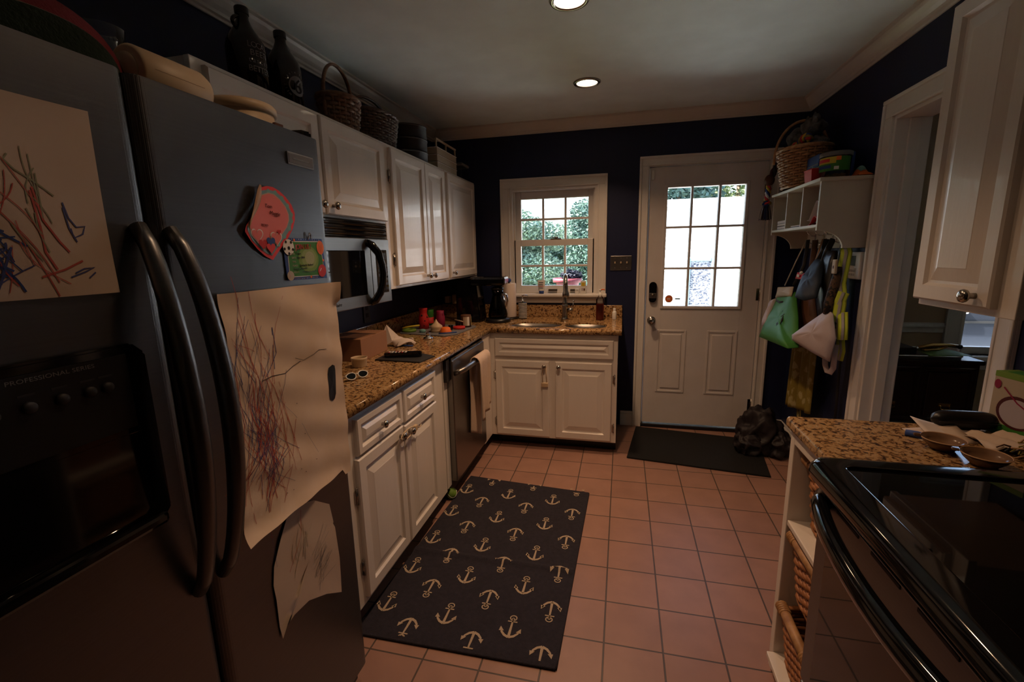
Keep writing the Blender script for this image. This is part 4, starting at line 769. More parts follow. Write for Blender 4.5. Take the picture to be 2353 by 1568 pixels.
mb = MB(); mb.box((.50, .925, 1.743), (.58, .975, 1.815), 'white', .004); mb.box((.50, .965, 1.75), (.581, .976, 1.80), 'tag_red', .002); mb.thing('small_carton', 'small white and red carton behind the cream canister', 'carton')
t = thing('round_tub', 'cream round tub with lid peeking over the refrigerator edge', 'tub', (.60, 1.06, 1.743))
mb = MB(); mb.lathe([(0, 0), (.072, 0), (.080, .062), (0, .062)], (.60, 1.062, 1.743), 'cream', 40); mb.box((.674, 1.085, 1.775), (.6835, 1.115, 1.786), 'brown', .002); mb.build('tub_body', t)
mb = MB(); mb.lathe([(.080, .060), (.0855, .062), (.086, .076), (.080, .083), (.05, .088), (0, .089)], (.60, 1.062, 1.743), 'cream', 40); mb.build('lid', t)
t = thing('glass_pitcher', 'clear glass pitcher behind the watermelon cushion on the refrigerator', 'pitcher', (.36, .905, 1.743))
mb = MB(); mb.lathe([(0, 0), (.05, 0), (.052, .01), (.046, .12), (.042, .20), (.047, .235), (.044, .235), (.039, .20), (.043, .12), (.048, .012), (0, .010)], (.36, .93, 1.743), 'clear', 32); mb.build('vessel', t)
mb = MB(); mb.tube([(.36, .975, 1.86)]+[(.36, .985+.06*sin(pi*k/10), 1.885-.10*k/10+.03*sin(pi*k/10)) for k in range(11)]+[(.36, .98, 1.79)], .006, 'clear', 10, up=(1, 0, 0)); mb.build('handle', t)
# ================================================================ on top of the wall cabinets
ZC = 2.012
def growler(y, label, tx):
    t = thing('growler', label, 'bottle', (.255, y, ZC), 'dark glass growlers on the cabinet')
    c = (.255, y, ZC); mb = MB(); mb.lathe([(0, 0), (.060, 0), (.064, .006), (.0645, .15), (.060, .172), (.046, .197), (.030, .222), (.0205, .245), (.0195, .258), (.0205, .262), (.0205, .268)], c, 'amber_glass', 36)
    if tx == 'text':
        for k, (s, z, sz) in enumerate((('LOCAL', .142, .026), ('BEER', .116, .027), ('tastes', .094, .023), ('BETTER', .066, .026))):
            for i, ch in enumerate(s): a = R(6)+(i-len(s)/2+.5)*.235*(.85 if len(s) > 5 else 1)-R(18); mb.text(ch, sz, 'grey', frame((c[0]+.0652*cos(a), c[1]+.0652*sin(a), ZC+z), (-sin(a), cos(a), 0), (0, 0, 1)), .0003, align='CENTER')
    else:
        a = -R(8); Mx = frame((c[0]+.0655*cos(a), c[1]+.0655*sin(a), ZC+.080), (-sin(a), cos(a), 0), (0, 0, 1))
        def cyl_ring(r0, r1, m):
            vs = []; n = 40
            for k in range(n):
                for r in (r0, r1): b_ = a+r*cos(2*pi*k/n)/.065; vs.append((c[0]+.0652*cos(b_), c[1]+.0652*sin(b_), ZC+.082+r*sin(2*pi*k/n)))
            mb.add(vs, [(2*k, 2*k+1, (2*k+3) % (2*n), (2*k+2) % (2*n)) for k in range(n)], m)
        cyl_ring(.0005, .036, 'grey'); mb.text('6', .074, 'black_matte', frame((c[0]+.0662*cos(a), c[1]+.0662*sin(a), ZC+.056), (-sin(a), cos(a), 0), (0, 0, 1)), .0006, align='CENTER', z=.0005)
        S = 'WEST SIXTH BREWING '
        for i, ch in enumerate(S): th = pi*1.25-2*pi*i/26; b_ = a+.044*cos(th)/.065; mb.text(ch, .0105, 'grey', Matrix.Translation((c[0]+.0656*cos(b_), c[1]+.0656*sin(b_), ZC+.082+.044*sin(th))) @ frame((0, 0, 0), (-sin(b_), cos(b_), 0), (0, 0, 1)) @ Matrix.Rotation(th-pi/2, 4, 'Z'), .0003, align='CENTER')
    mb.build('glass_body', t)
    mb = MB(); mb.lathe([(.0225, .262), (.0228, .282), (.021, .285), (0, .285)], c, 'black_plastic', 28); mb.build('cap', t)
    sgn = -1 if tx == 'text' else 1
    mb = MB(); mb.tube([(c[0], y+sgn*.018, ZC+.252)]+[(c[0]+.0, y+sgn*(.020+.026*sin(pi*k/8)), ZC+.252-.05*k/8) for k in range(9)]+[(c[0], y+sgn*.034, ZC+.20)], .0065, 'amber_glass', 10, up=(1, 0, 0)); mb.build('handle', t)
growler(1.505, 'dark growler bottle lettered LOCAL BEER on the wall cabinet', 'text'); growler(1.690, 'dark growler bottle with a number 6 emblem on the wall cabinet', 'six')
def hbasket(c, r, h, hz, m, label, rows, nst):
    t = thing('handled_basket', label, 'basket', (c[0], c[1], ZC), 'baskets on top of the wall cabinets')
    mb = MB(); basket(mb, c, ZC, h, (r[0]*.80, r[1]*.80), r, rows, nst, m, .004); mb.build('weave', t)
    mb = MB(); P = [(c[0], c[1]+r[1]*cos(pi*k/24), ZC+h*.9+(hz-h*.9)*sin(pi*k/24)**.8) for k in range(25)]; mb.tube([(c[0], c[1]+r[1]*.98, ZC+h*.4)]+P+[(c[0], c[1]-r[1]*.98, ZC+h*.4)], .0065, m, 8, flat=1.5, up=(1, 0, 0)); mb.build('handle', t)
hbasket((.24, 2.075), (.085, .112), .155, .305, 'wicker_brown', 'small pale wicker basket with tall hoop handle beside the growlers', 9, 22)
hbasket((.21, 2.425), (.12, .185), .175, .262, 'wicker_dark', 'larger dark wicker basket with hoop handle on the wall cabinet', 13, 40)
t = thing('cake_tin_stack', 'round dark cake carrier of stacked tins on the wall cabinet', 'cake tins', (.21, 2.86, ZC))
mb = MB()
for k in range(3): z = ZC+.076*k; mb.lathe([(0, z-ZC), (.128, z-ZC), (.130, z-ZC+.004), (.130, z-ZC+.062), (.1335, z-ZC+.064), (.1335, z-ZC+.071), (.129, z-ZC+.073), (0, z-ZC+.073)], (.20, 2.86, ZC), 'charcoal', 48) ; mb.lathe([(.131, .0635), (.1342, .0635), (.1342, .0655), (.131, .0655)], (.20, 2.86, z), 'steel', 48)
mb.build('tins', t)
t = thing('slatted_crate', 'grey slatted wooden crate with a raised rail on the wall cabinet', 'crate', (.22, 3.22, ZC))
mb = MB()
for k in range(3): z = ZC+.004+k*.047; mb.box((.10, 3.03+.0*k, z), (.338, 3.40, z+.043), 'sand', .003); mb.box((.098, 3.028, z+.039), (.341, 3.402, z+.0435), 'trim', .001)
mb.build('slat_box', t)
mb = MB(); mb.box((.325, 3.03, 2.198), (.338, 3.40, 2.210), 'sand', .002); mb.box((.10, 3.03, 2.198), (.113, 3.40, 2.210), 'sand', .002)
for y in (3.035, 3.21, 3.39): mb.box((.326, y-.005, 2.155), (.336, y+.005, 2.20), 'sand', .001); mb.box((.102, y-.005, 2.155), (.112, y+.005, 2.20), 'sand', .001)
mb.build('rail', t)
t = thing('glass_canister', 'square clear glass canister at the end of the wall cabinet', 'canister', (.28, 3.58, ZC))
mb = MB(); mb.box((.22, 3.50, ZC), (.345, 3.66, 2.115), 'plastic_tint', .012); mb.build('jar', t); mb = MB(); mb.box((.216, 3.496, 2.115), (.349, 3.664, 2.135), 'grey', .006); mb.build('lid', t)
# ================================================================ on the worktop, left run
t = thing('cardboard_box', 'plain brown cardboard box on the worktop beside the microwave wall', 'box', (.18, 2.14, CT))
mb = MB(); MBX = Matrix.Translation((.185, 2.165, CT)) @ Matrix.Rotation(R(3), 4, 'Z'); mb.box((-.10, -.165, 0), (.10, .125, .115), 'kraft', .002, MBX); mb.build('carton', t)
mb = MB(); mb.box((-.099, -.004, .1152), (.099, .006, .1160), 'brown', 0, MBX); mb.build('top_seam', t)
t = thing('ramekin', 'small cream fluted ramekin on the worktop in front of the box', 'ramekin', (.335, 1.915, CT))
mb = MB(); pr = [(0, .003), (.031, .003), (.033, 0), (.035, .004), (.036, .034), (.0385, .038), (.039, .046), (.036, .047), (.0345, .038), (.033, .008), (0, .006)]
vs = []; seg = 96
for k in range(seg):
    a = 2*pi*k/seg
    for j, (r, z) in enumerate(pr): rr = r-(.0011 if (k % 3 == 0 and j in (3, 4)) else 0); vs.append((.335+rr*cos(a), 1.915+rr*sin(a), CT+z))
n = len(pr); mb.add(vs, [(k*n+j, ((k+1) % seg)*n+j, ((k+1) % seg)*n+j+1, k*n+j+1) for k in range(seg) for j in range(n-1)], 'cream', True); mb.build('bowl', t)
t = thing('jar', 'white and clear jar half hidden behind the brown paper bag', 'jar', (.235, 1.86, CT))
mb = MB(); mb.lathe([(0, 0), (.036, 0), (.040, .008), (.036, .075), (.030, .10), (.028, .12), (0, .12)], (.225, 1.86, CT), 'white', 32); mb.build('body', t); mb = MB(); mb.lathe([(.030, .10), (.036, .085), (.037, .115), (.03, .135), (.012, .145), (0, .146)], (.225, 1.86, CT), 'pale_blue', 32); mb.build('lid', t)
# sunglasses
t = thing('sunglasses', 'white-framed sunglasses with dark lenses lying on the worktop', 'sunglasses', (.46, 1.70, CT))
MS = Matrix.Translation((.462, 1.700, CT+.003)) @ Matrix.Rotation(R(62), 4, 'Z') @ Matrix.Rotation(R(58), 4, 'X') @ Matrix.Scale(.86, 4)
def lens(cx): return [(cx+.026*cos(a)*(1+.08*sin(a)), .021+.018*sin(a)*(1-.12*cos(a)*(1 if cx > 0 else -1))) for a in [2*pi*k/24 for k in range(24)]]
mb = MB()
for cx in (-.033, .033): mb.tube([(x, y, 0) for x, y in lens(cx)], .0028, 'white', 8, True, MS, up=(0, 0, 1))
mb.tube([(-.008, .027, 0), (0, .030, .001), (.008, .027, 0)], .003, 'white', 8, M=MS, up=(0, 0, 1)); fr = mb.build('frame', t)
for cx in (-.033, .033): mb = MB(); mb.prism(lens(cx), .0016, 'black_glass', MS); mb.build('lens', t)
for s in (-1, 1): mb = MB(); mb.tube([(s*.060, .030, 0), (s*.062, .029, -.012), (s*.060, .025, -.07), (s*.055, .010, -.105)], .0026, 'white', 8, M=MS, up=(0, 1, 0)); mb.build('temple', t)
# dark slate board with phone-like remote
MBD = Matrix.Translation((.47, 2.133, CT)) @ Matrix.Rotation(R(0), 4, 'Z')
mb = MB(); mb.prism([(.345, 2.040), (.600, 2.022), (.622, 2.165), (.47, 2.245), (.335, 2.25)], .007, 'charcoal', FZ(CT), .001); mb.thing('slate_board', 'flat dark grey board on the worktop beneath the black handset', 'board')
t = thing('handset', 'black cordless handset with lit buttons lying on the dark board', 'handset', (.46, 2.12, CT+.007))
MH = Matrix.Translation((.463, 2.122, CT+.0075)) @ Matrix.Rotation(R(14), 4, 'Z')
mb = MB(); mb.prism(rrect(-.098, .098, -.026, .026, .02), .024, 'black_gloss', MH, .004); mb.build('body', t)
mb = MB(); rnd = random.Random(4)
for i in range(6):
    for j in range(3): mb.box((-.075+i*.017, -.014+j*.011, .0238), (-.066+i*.017, -.007+j*.011, .0262), 'white' if (i+j) % 4 else 'red', .0008, MH)
mb.build('keypad', t, 'white and red buttons'); mb = MB(); mb.box((.045, -.016, .0238), (.085, .016, .0248), 'black_glass', .001, MH); mb.build('screen', t)
# crumpled napkin
rnd = random.Random(11); mb = MB()
def nap(u, v):
    x = .205+.17*u-.02*v; y = 2.37+.06*v+.03*u; z = CT+.001+.018*(1+sin(u*9+v*5))*(.35+u*.65)+.025*u*(1-u)*4*v+(.085*(1-u)**3*(max(0, 1-abs(v-.5)*2)))+.012*sin(v*17+u*4)*u
    return (x+.018*sin(v*9)*(u), y+.02*sin(u*8+v*3), z)
mb.grid(nap, 22, 22, 'paper_white', thick=.0015)
mb.add([(.205, 2.375, CT+.002), (.262, 2.385, CT+.028), (.222, 2.402, CT+.128), (.200, 2.36, CT+.05), (.335, 2.42, CT+.015), (.28, 2.44, CT+.05)], [(0, 1, 2), (0, 2, 3), (1, 4, 5, 2)], 'paper_white'); mb.thing('crumpled_napkin', 'crumpled white paper napkin with an upright point behind the box', 'napkin')
mb = MB(); mb.cyl((.285, 2.405, CT+.006), (.385, 2.395, CT+.006), .0045, 'royal', seg=10); mb.lathe([(.0045, 0), (.001, .012), (0, .012)], (.285, 2.405, CT+.006), 'chrome', 10, axis=(-1, .1, 0)); mb.thing('pen', 'blue pen lying beside the crumpled napkin', 'pen')
mb = MB(); mb.lathe([(0, 0), (.028, 0), (.032, .006), (.030, .012), (.016, .016), (.010, .030), (.014, .036), (.012, .042), (0, .043)], (.375, 2.640, CT), 'chrome', 28); mb.thing('sink_stopper', 'shiny metal sink strainer stopper standing on the worktop', 'stopper')
# drying mat and what stands on it
mb = MB(); mb.prism([(.10, 2.80), (.44, 2.74), (.50, 2.80), (.535, 3.14), (.50, 3.19), (.12, 3.22), (.08, 3.15), (.07, 2.85)], .006, 'grey', FZ(CT), .002); mb.thing('drying_mat', 'grey drying mat in the worktop corner under cups and lids', 'mat')
ZM = CT+.006
def cup(name, x, y, label, cat, prof, m, extra=None, grp=None, seg=28):
    mb = MB(); mb.lathe(prof, (x, y, ZM), m, seg)
    if extra: extra(mb, x, y)
    return mb.thing(name, label, cat, grp)
def ladybug(mb, x, y):
    for a, z in ((-.9, .06), (-.3, .085), (.2, .04), (-1.5, .10), (-1.1, .025)): mb.sph((x+.033*cos(a), y+.033*sin(a), ZM+z), .006, 'black_matte', seg=8)
cup('tumbler', .185, 3.00, 'red waisted tumbler with dark dots on the drying mat', 'tumbler', [(0, 0), (.036, 0), (.037, .05), (.034, .085), (.027, .105), (.026, .12), (.030, .14), (.030, .148), (.026, .148), (.022, .12), (0, .12)], 'red', ladybug)
cup('sippy_cup', .150, 3.17, 'green and red cup behind the red tumbler', 'cup', [(0, 0), (.033, 0), (.038, .10), (.039, .115), (.034, .118), (0, .118)], 'green', lambda mb, x, y: mb.lathe([(.0345, .015), (.0375, .06), (.0355, .06)], (x, y, ZM), 'red', 28))
cup('tumbler', .30, 3.035, 'red tumbler with a clear straw-like glint nearer the outlet', 'tumbler', [(0, 0), (.030, 0), (.033, .06), (.031, .085), (.026, .10), (.027, .125), (.024, .127), (0, .125)], 'purple_red', lambda mb, x, y: mb.cyl((x+.024, y-.012, ZM+.06), (x+.020, y-.010, ZM+.13), .004, 'clear'))
cup('juicer', .330, 2.885, 'cream ribbed cone juicer with a curled tip on the mat', 'juicer', [(0, 0), (.040, 0), (.042, .012), (.038, .022), (.043, .030), (.040, .042), (.024, .054), (.012, .066), (.004, .082), (0, .088)], 'cream')
cup('cup_lid', .405, 2.865, 'orange ringed cup lid on the drying mat', 'lid', [(0, 0), (.040, 0), (.040, .010), (.034, .016), (.032, .030), (.022, .036), (0, .037)], 'orange')
cup('cup_lid', .445, 3.02, 'flat red cup lid beside the dark can', 'lid', [(0, 0), (.042, 0), (.044, .014), (.040, .018), (0, .018)], 'red')
cup('toy_ring', .135, 2.865, 'lime green ring shaped lid at the left end of the mat', 'lid', [(.02, 0), (.046, 0), (.050, .010), (.046, .018), (.022, .018), (.02, .0)], 'lime')
cup('shot_cup', .405, 2.96, 'small clear medicine cup between the lids', 'cup', [(0, 0), (.013, 0), (.017, .034), (.015, .034), (.012, .003), (0, .003)], 'plastic_tint')
cup('bottle_cap', .245, 2.845, 'small teal cap near the juicer', 'cap', [(0, 0), (.020, 0), (.022, .016), (.014, .022), (0, .022)], 'teal')
mb = MB(); mb.tube([(.10, 2.835, ZM+.028), (.15, 2.865, ZM+.036), (.20, 2.895, ZM+.040)], .009, 'yellow', 8, flat=.7); mb.thing('spoon_handle', 'yellow plastic spoon resting across the green lid', 'spoon')
mb = MB(); mb.cyl((.385, 2.79, ZM+.004), (.485, 2.86, ZM+.004), .004, 'royal', seg=8); mb.thing('straw', 'blue straw along the front edge of the mat', 'straw')
t = thing('label_can', 'brown and white labelled can at the end of the drying mat', 'can', (.47, 3.12, ZM))
mb = MB(); mb.lathe([(0, 0), (.038, 0), (.038, .085), (.036, .088), (0, .088)], (.465, 3.115, ZM), 'brown', 32); mb.build('can_body', t)
mb = MB(); 
for a0, a1, m in ((-1.8, -1.0, 'sand'), (-1.0, -.55, 'white'), (-.1, .3, 'gold_pale')): vs = [(.465+.0386*cos(a0+(a1-a0)*k/6), 3.115+.0386*sin(a0+(a1-a0)*k/6), ZM+z) for k in range(7) for z in (.012, .076)]; mb.add(vs, [(2*k, 2*k+2, 2*k+3, 2*k+1) for k in range(6)], m)
mb.build('label', t, 'pale printed label')
mb = MB(); mb.box((.40, 3.065, CT+.005), (.43, 3.10, CT+.06), 'black_plastic', .004); mb.tube([(.40, 3.06, CT+.065), (.44, 3.045, CT+.060), (.47, 3.035, CT+.055)], .004, 'sand', 6); mb.thing('small_brush', 'dark handled brush leaning by the labelled can', 'brush')
# wall outlets with chargers under the cabinets
t = thing('wall_outlet', 'wall outlet with pale plug-in chargers behind the coffee maker', 'outlet', (.17, B-.02, .99))
mb = MB(); mb.box((.095, B-.030, .965), (.215, B-.022, 1.008), 'charcoal', .002) if 0 else mb.box((.07, B-.007, 1.02), (.20, B-.0005, 1.135), 'charcoal', .002); mb.build('cover_plate', t)
for x0_, x1_, z0_, z1_ in ((.142, .215, 1.022, 1.10), (.075, .115, 1.030, 1.085)): mb = MB(); mb.box((x0_, B-.070, z0_-.0), (x1_, B-.006, z1_), 'cream', .006); mb.build('plug_adapter', t)
mb = MB(); mb.box((.001, 2.52, 1.03), (.007, 2.595, 1.145), 'charcoal', .002)
for z in (1.062, 1.108): mb.box((.006, 2.542, z), (.009, 2.572, z+.026), 'black_matte', .003)
mb.thing('wall_outlet', 'dark wall outlet on the navy wall right of the microwave', 'outlet')
# coffee maker
t = thing('coffee_maker', 'black coffee maker with glass carafe in the worktop corner', 'coffee maker', (.56, 3.42, CT))
mb = MB(); mb.prism([(.30, 0), (.50, 0), (.50, .03), (.47, .30), (.43, .34), (.30, .34)], .17, 'black_gloss', Matrix(((1, 0, 0, 0), (0, 0, 1, 3.36), (0, 1, 0, CT), (0, 0, 0, 1))), .012); mb.build('housing', t)
mb = MB(); mb.lathe([(0, 0), (.098, 0), (.100, .012), (.094, .03), (0, .032)], (.625, 3.42, CT), 'black_plastic', 40); mb.build('hot_plate', t)
mb = MB(); mb.box((.42, 3.345, CT+.285), (.70, 3.495, CT+.355), 'black_gloss', .02); mb.build('brew_head', t)
cr = MB(); cr.lathe([(0, .002), (.066, .002), (.074, .010), (.076, .03), (.062, .10), (.042, .165), (.038, .185), (.047, .225), (.044, .225), (.035, .185), (.039, .165), (.059, .10), (.072, .03), (.064, .006)], (.625, 3.42, CT+.032), 'smoke', 36); ca = cr.build('carafe', t)
mb = MB(); mb.lathe([(.040, .222), (.049, .222), (.049, .235), (.02, .25), (0, .25)], (.625, 3.42, CT+.03), 'black_plastic', 32); mb.build('lid', ca)
mb = MB(); mb.tube([(.664, 3.40, CT+.235), (.705, 3.39, CT+.215), (.712, 3.388, CT+.17), (.700, 3.392, CT+.12), (.688, 3.40, CT+.10)], .007, 'chrome', 10, up=(0, 1, 0)); mb.tube([(.672, 3.398, CT+.205), (.693, 3.393, CT+.16), (.686, 3.40, CT+.11)], .005, 'chrome', 8, up=(0, 1, 0)); mb.build('handle', ca)
t = thing('paper_towel', 'white paper towel roll on a black stand with blue finial', 'paper towel', (.665, 3.60, CT))
px, py = .672, 3.605
mb = MB(); mb.lathe([(0, 0), (.078, 0), (.080, .006), (.074, .013), (0, .015)], (px, py, CT), 'black_plastic', 36); mb.build('stand_base', t)
mb = MB(); mb.lathe([(.020, .016), (.056, .016), (.0575, .020), (.0575, .284), (.056, .288), (.020, .288)], (px, py, CT), 'paper_white', 40); mb.build('towel_roll', t)
mb = MB(); mb.cyl((px, py, CT+.01), (px, py, CT+.30), .007, 'black_plastic'); mb.lathe([(.006, .296), (.016, .300), (.0205, .312), (.017, .322), (.006, .328), (0, .328)], (px, py, CT), 'royal', 20); mb.build('finial', t, 'blue rod finial')
t = thing('soap_dispenser', 'black and white striped soap pump left of the faucet', 'soap dispenser', (.782, 3.612, CT))
sx_, sy_ = .782, 3.612
mb = MB(); pr = [(0, 0), (.031, 0), (.034, .004)]
mb.lathe([(0, 0), (.0325, 0), (.034, .004), (.034, .128), (.031, .133), (.014, .135), (0, .135)], (sx_, sy_, CT), 'black_plastic', 32)
for k in range(11): mb.lathe([(.034, 0), (.0352, .0012), (.0352, .0042), (.034, .0054)], (sx_, sy_, CT+.008+k*.0113), 'white', 32)
mb.build('bottle', t); mb = MB(); mb.lathe([(.013, .134), (.013, .150), (.006, .153), (.005, .185), (.010, .187), (.010, .194), (0, .195)], (sx_, sy_, CT), 'chrome', 20); mb.tube([(sx_, sy_, CT+.190), (sx_+.035, sy_-.010, CT+.192), (sx_+.048, sy_-.014, CT+.186)], .004, 'chrome', 8); mb.build('pump', t)
t = thing('dish_soap', 'clear pump bottle of red dish soap right of the faucet', 'soap bottle', (1.402, 3.592, CT))
mb = MB(); mb.lathe([(0, 0), (.029, 0), (.031, .006), (.031, .150), (.030, .165), (.014, .188), (.013, .198), (0, .198)], (1.402, 3.592, CT), 'clear', 32); mb.build('bottle', t)
mb = MB(); mb.lathe([(0, .003), (.027, .003), (.0285, .008), (.0285, .128), (0, .128)], (1.402, 3.592, CT), 'soap_red', 28); mb.build('liquid', t, 'red liquid soap'); mb = MB(); mb.lathe([(.015, .192), (.015, .208), (.005, .212), (.004, .228), (.009, .230), (.009, .238), (0, .239)], (1.402, 3.592, CT), 'white_plastic', 20); mb.tube([(1.402, 3.592, CT+.234), (1.425, 3.582, CT+.240), (1.436, 3.577, CT+.236)], .0045, 'orange', 8); mb.build('pump', t)
t = thing('small_bottle', 'small white bottle near the right end of the sink worktop', 'bottle', (1.512, 3.632, CT))
mb = MB(); mb.lathe([(0, 0), (.0155, 0), (.0165, .003), (.0165, .055), (.012, .066), (0, .066)], (1.512, 3.632, CT), 'white', 24); mb.build('body', t); mb = MB(); mb.lathe([(.010, .064), (.010, .088), (.008, .090), (0, .090)], (1.512, 3.632, CT), 'white_plastic', 20); mb.build('cap', t)
# on the window sill
ZW = 1.108
t = thing('lotion_tube', 'white lotion tube standing on its dark blue cap on the sill', 'tube', (.918, B-.035, ZW))
mb = MB(); 
def tubef(u, v): a = 2*pi*u; k = v; rx = .026+.006*k; ry = .016*(1-k)+.001; return (.918+rx*cos(a), B-.036+ry*sin(a), ZW+.026+.085*v)
mb.grid(tubef, 28, 8, 'white'); 
for z, m, h_ in ((.088, 'grey', .009), (.070, 'grey', .005), (.048, 'grey', .003)): mb.box((.900, B-.0550, ZW+z), (.936, B-.0520, ZW+z+h_), m)
mb.box((.894, B-.0555, ZW+.060), (.942, B-.0535, ZW+.063), 'red'); mb.build('tube_body', t); mb = MB(); mb.lathe([(0, 0), (.019, 0), (.021, .024), (0, .026)], (.918, B-.036, ZW), 'royal', 24, sy=.8); mb.build('cap', t)
t = thing('small_carton', 'small white box with yellow patch at the right of the sill', 'carton', (1.262, B-.035, ZW))
mb = MB(); mb.box((1.240, B-.050, ZW), (1.282, B-.022, ZW+.105), 'white', .001); mb.build('box', t); mb = MB(); mb.box((1.247, B-.0506, ZW+.062), (1.275, B-.0498, ZW+.092), 'yellow'); mb.box((1.247, B-.0506, ZW+.026), (1.262, B-.0498, ZW+.048), 'lilac'); mb.box((1.264, B-.0506, ZW+.026), (1.276, B-.0498, ZW+.045), 'brown'); mb.build('print', t, 'yellow and purple print')
mb = MB(); mb.box((1.195, B-.048, ZW), (1.228, B-.026, ZW+.040), 'white', .002)
for dx in (-.006, .006): mb.box((1.2115+dx-.002, B-.0486, ZW+.026), (1.2115+dx+.002, B-.0478, ZW+.034), 'black_matte')
mb.thing('mini_box', 'tiny white box beside the faucet on the sill', 'box')
# light switches
t = thing('switch_plate', 'three-gang metal light switch plate left of the back door', 'light switch', (1.552, B, 1.29))
mb = MB(); mb.box((1.470, B-.007, 1.292), (1.634, B-.0005, 1.406), 'steel', .004); 
for x in (1.506, 1.552, 1.598):
    for z in (1.311, 1.387): mb.cyl((x, B-.0085, z), (x, B-.006, z), .0035, 'chrome', seg=10)
mb.build('plate', t)
for x, u in ((1.506, 1), (1.552, 1), (1.598, 1)): mb = MB(); mb.box((x-.005, B-.018, 1.345), (x+.005, B-.006, 1.360), 'cream', .002); mb.build('toggle', t)
# ================================================================ right wall: coat shelf
SX, SY0, SY1 = 2.562, 2.792, 3.575
t = thing('coat_shelf', 'cream wall shelf with three cubbies and coat hooks beside the back door', 'shelf', (2.68, 3.18, 1.43))
mb = MB(); mb.box((SX-.012, SY0-.015, 1.778), (W-.001, SY1+.015, 1.796), 'shelf_paint', .003); mb.build('top_board', t)
mb = MB(); mb.box((SX, SY0+.015, 1.545), (W-.001, SY1-.015, 1.560), 'shelf_paint', .002); mb.build('bottom_board', t)
for y in (SY0, SY1-.016):
    pts = [(SX, 1.778), (SX, 1.528)]+[(SX+.004+.125*sin(pi/2*k/10), 1.528-.0-.094*(1-cos(pi/2*k/10))) for k in range(1, 11)]+[(W-.001, 1.434), (W-.001, 1.778)]
    mb = MB(); mb.prism(pts, .016, 'shelf_paint', Matrix(((1, 0, 0, 0), (0, 0, 1, y), (0, 1, 0, 0), (0, 0, 0, 1)))); mb.build('side_panel', t)
for k in (1, 2): y = SY0+(SY1-SY0)*k/3; mb = MB(); mb.box((SX+.004, y-.006, 1.560), (W-.014, y+.006, 1.778), 'shelf_paint', .001); mb.build('divider', t)
mb = MB(); mb.box((W-.014, SY0+.016, 1.434), (W-.001, SY1-.016, 1.778), 'shelf_paint', .001); mb.build('back_panel', t)
for k in range(5):
    y = 2.90+.13*k; mb = MB(); mb.box((W-.018, y-.008, 1.462), (W-.013, y+.008, 1.525), 'chrome', .002)
    mb.tube([(W-.016, y, 1.512), (W-.04, y, 1.515), (W-.062, y, 1.530), (W-.066, y, 1.545)], .0042, 'chrome', 8, up=(0, 1, 0)); mb.sph((W-.066, y, 1.547), .006, 'chrome', seg=10)
    mb.tube([(W-.016, y, 1.475), (W-.035, y, 1.465), (W-.048, y, 1.472), (W-.050, y, 1.485)], .004, 'chrome', 8, up=(0, 1, 0)); mb.sph((W-.05, y, 1.487), .0055, 'chrome', seg=10); mb.build('hook', t)
# things in the cubbies
for k, (m, y, h, w_) in enumerate((('white', 3.40, .014, .10), ('brown', 3.42, .018, .12), ('charcoal', 3.41, .016, .11))):
    z = 1.561+(.0, .0, 0)[k]
ys = [(1.561, .020, 'charcoal', 'dark notebook at the bottom of the far cubby stack'), (1.5815, .018, 'brown', 'brown notebook in the middle of the far cubby stack'), (1.600, .016, 'white', 'white notebook on top of the far cubby stack')]
for z, h, m, lb in ys:
    mb = MB(); mb.box((SX+.012, 3.335, z), (SX+.19, 3.335+.16, z+h), m, .002); mb.box((SX+.014, 3.337, z+.003), (SX+.0115, 3.49, z+h-.003), 'paper_white'); mb.thing('notebook', lb, 'book', 'notebooks in the coat shelf')
for z, m, lb in ((1.561, 'grey', 'grey folded papers in the middle cubby'), (1.568, 'paper_white', 'thin white papers on top in the middle cubby')):
    mb = MB(); mb.box((SX+.02, 3.085, z), (SX+.2, 3.26, z+.006), m, .001); mb.thing('paper_stack', lb, 'paper', 'papers in the middle cubby')
mb = MB(); mb.grid(lambda u, v: (SX+.02+.15*u, 2.83+.18*v, 1.565+.10*(1-abs(2*v-.9))*(.4+.6*u)+.015*sin(u*9+v*6)), 12, 12, 'red', thick=.004); mb.thing('red_cloth', 'crumpled red cloth inside the nearest shelf cubby', 'cloth')
mb = MB(); mb.grid(lambda u, v: (SX+.018+.12*u, 2.82+.17*v, 1.64+.05*sin(v*5+u*3)-.05*u), 8, 10, 'lilac', thick=.003); mb.thing('folded_paper', 'pale crumpled paper above the red cloth in the nearest cubby', 'paper')
mb = MB(); mb.box((SX+.02, 2.812, 1.561), (SX+.17, 2.826, 1.74), 'royal', .003); mb.thing('thin_folder', 'dark blue folder upright against the near end of the cubby', 'folder')
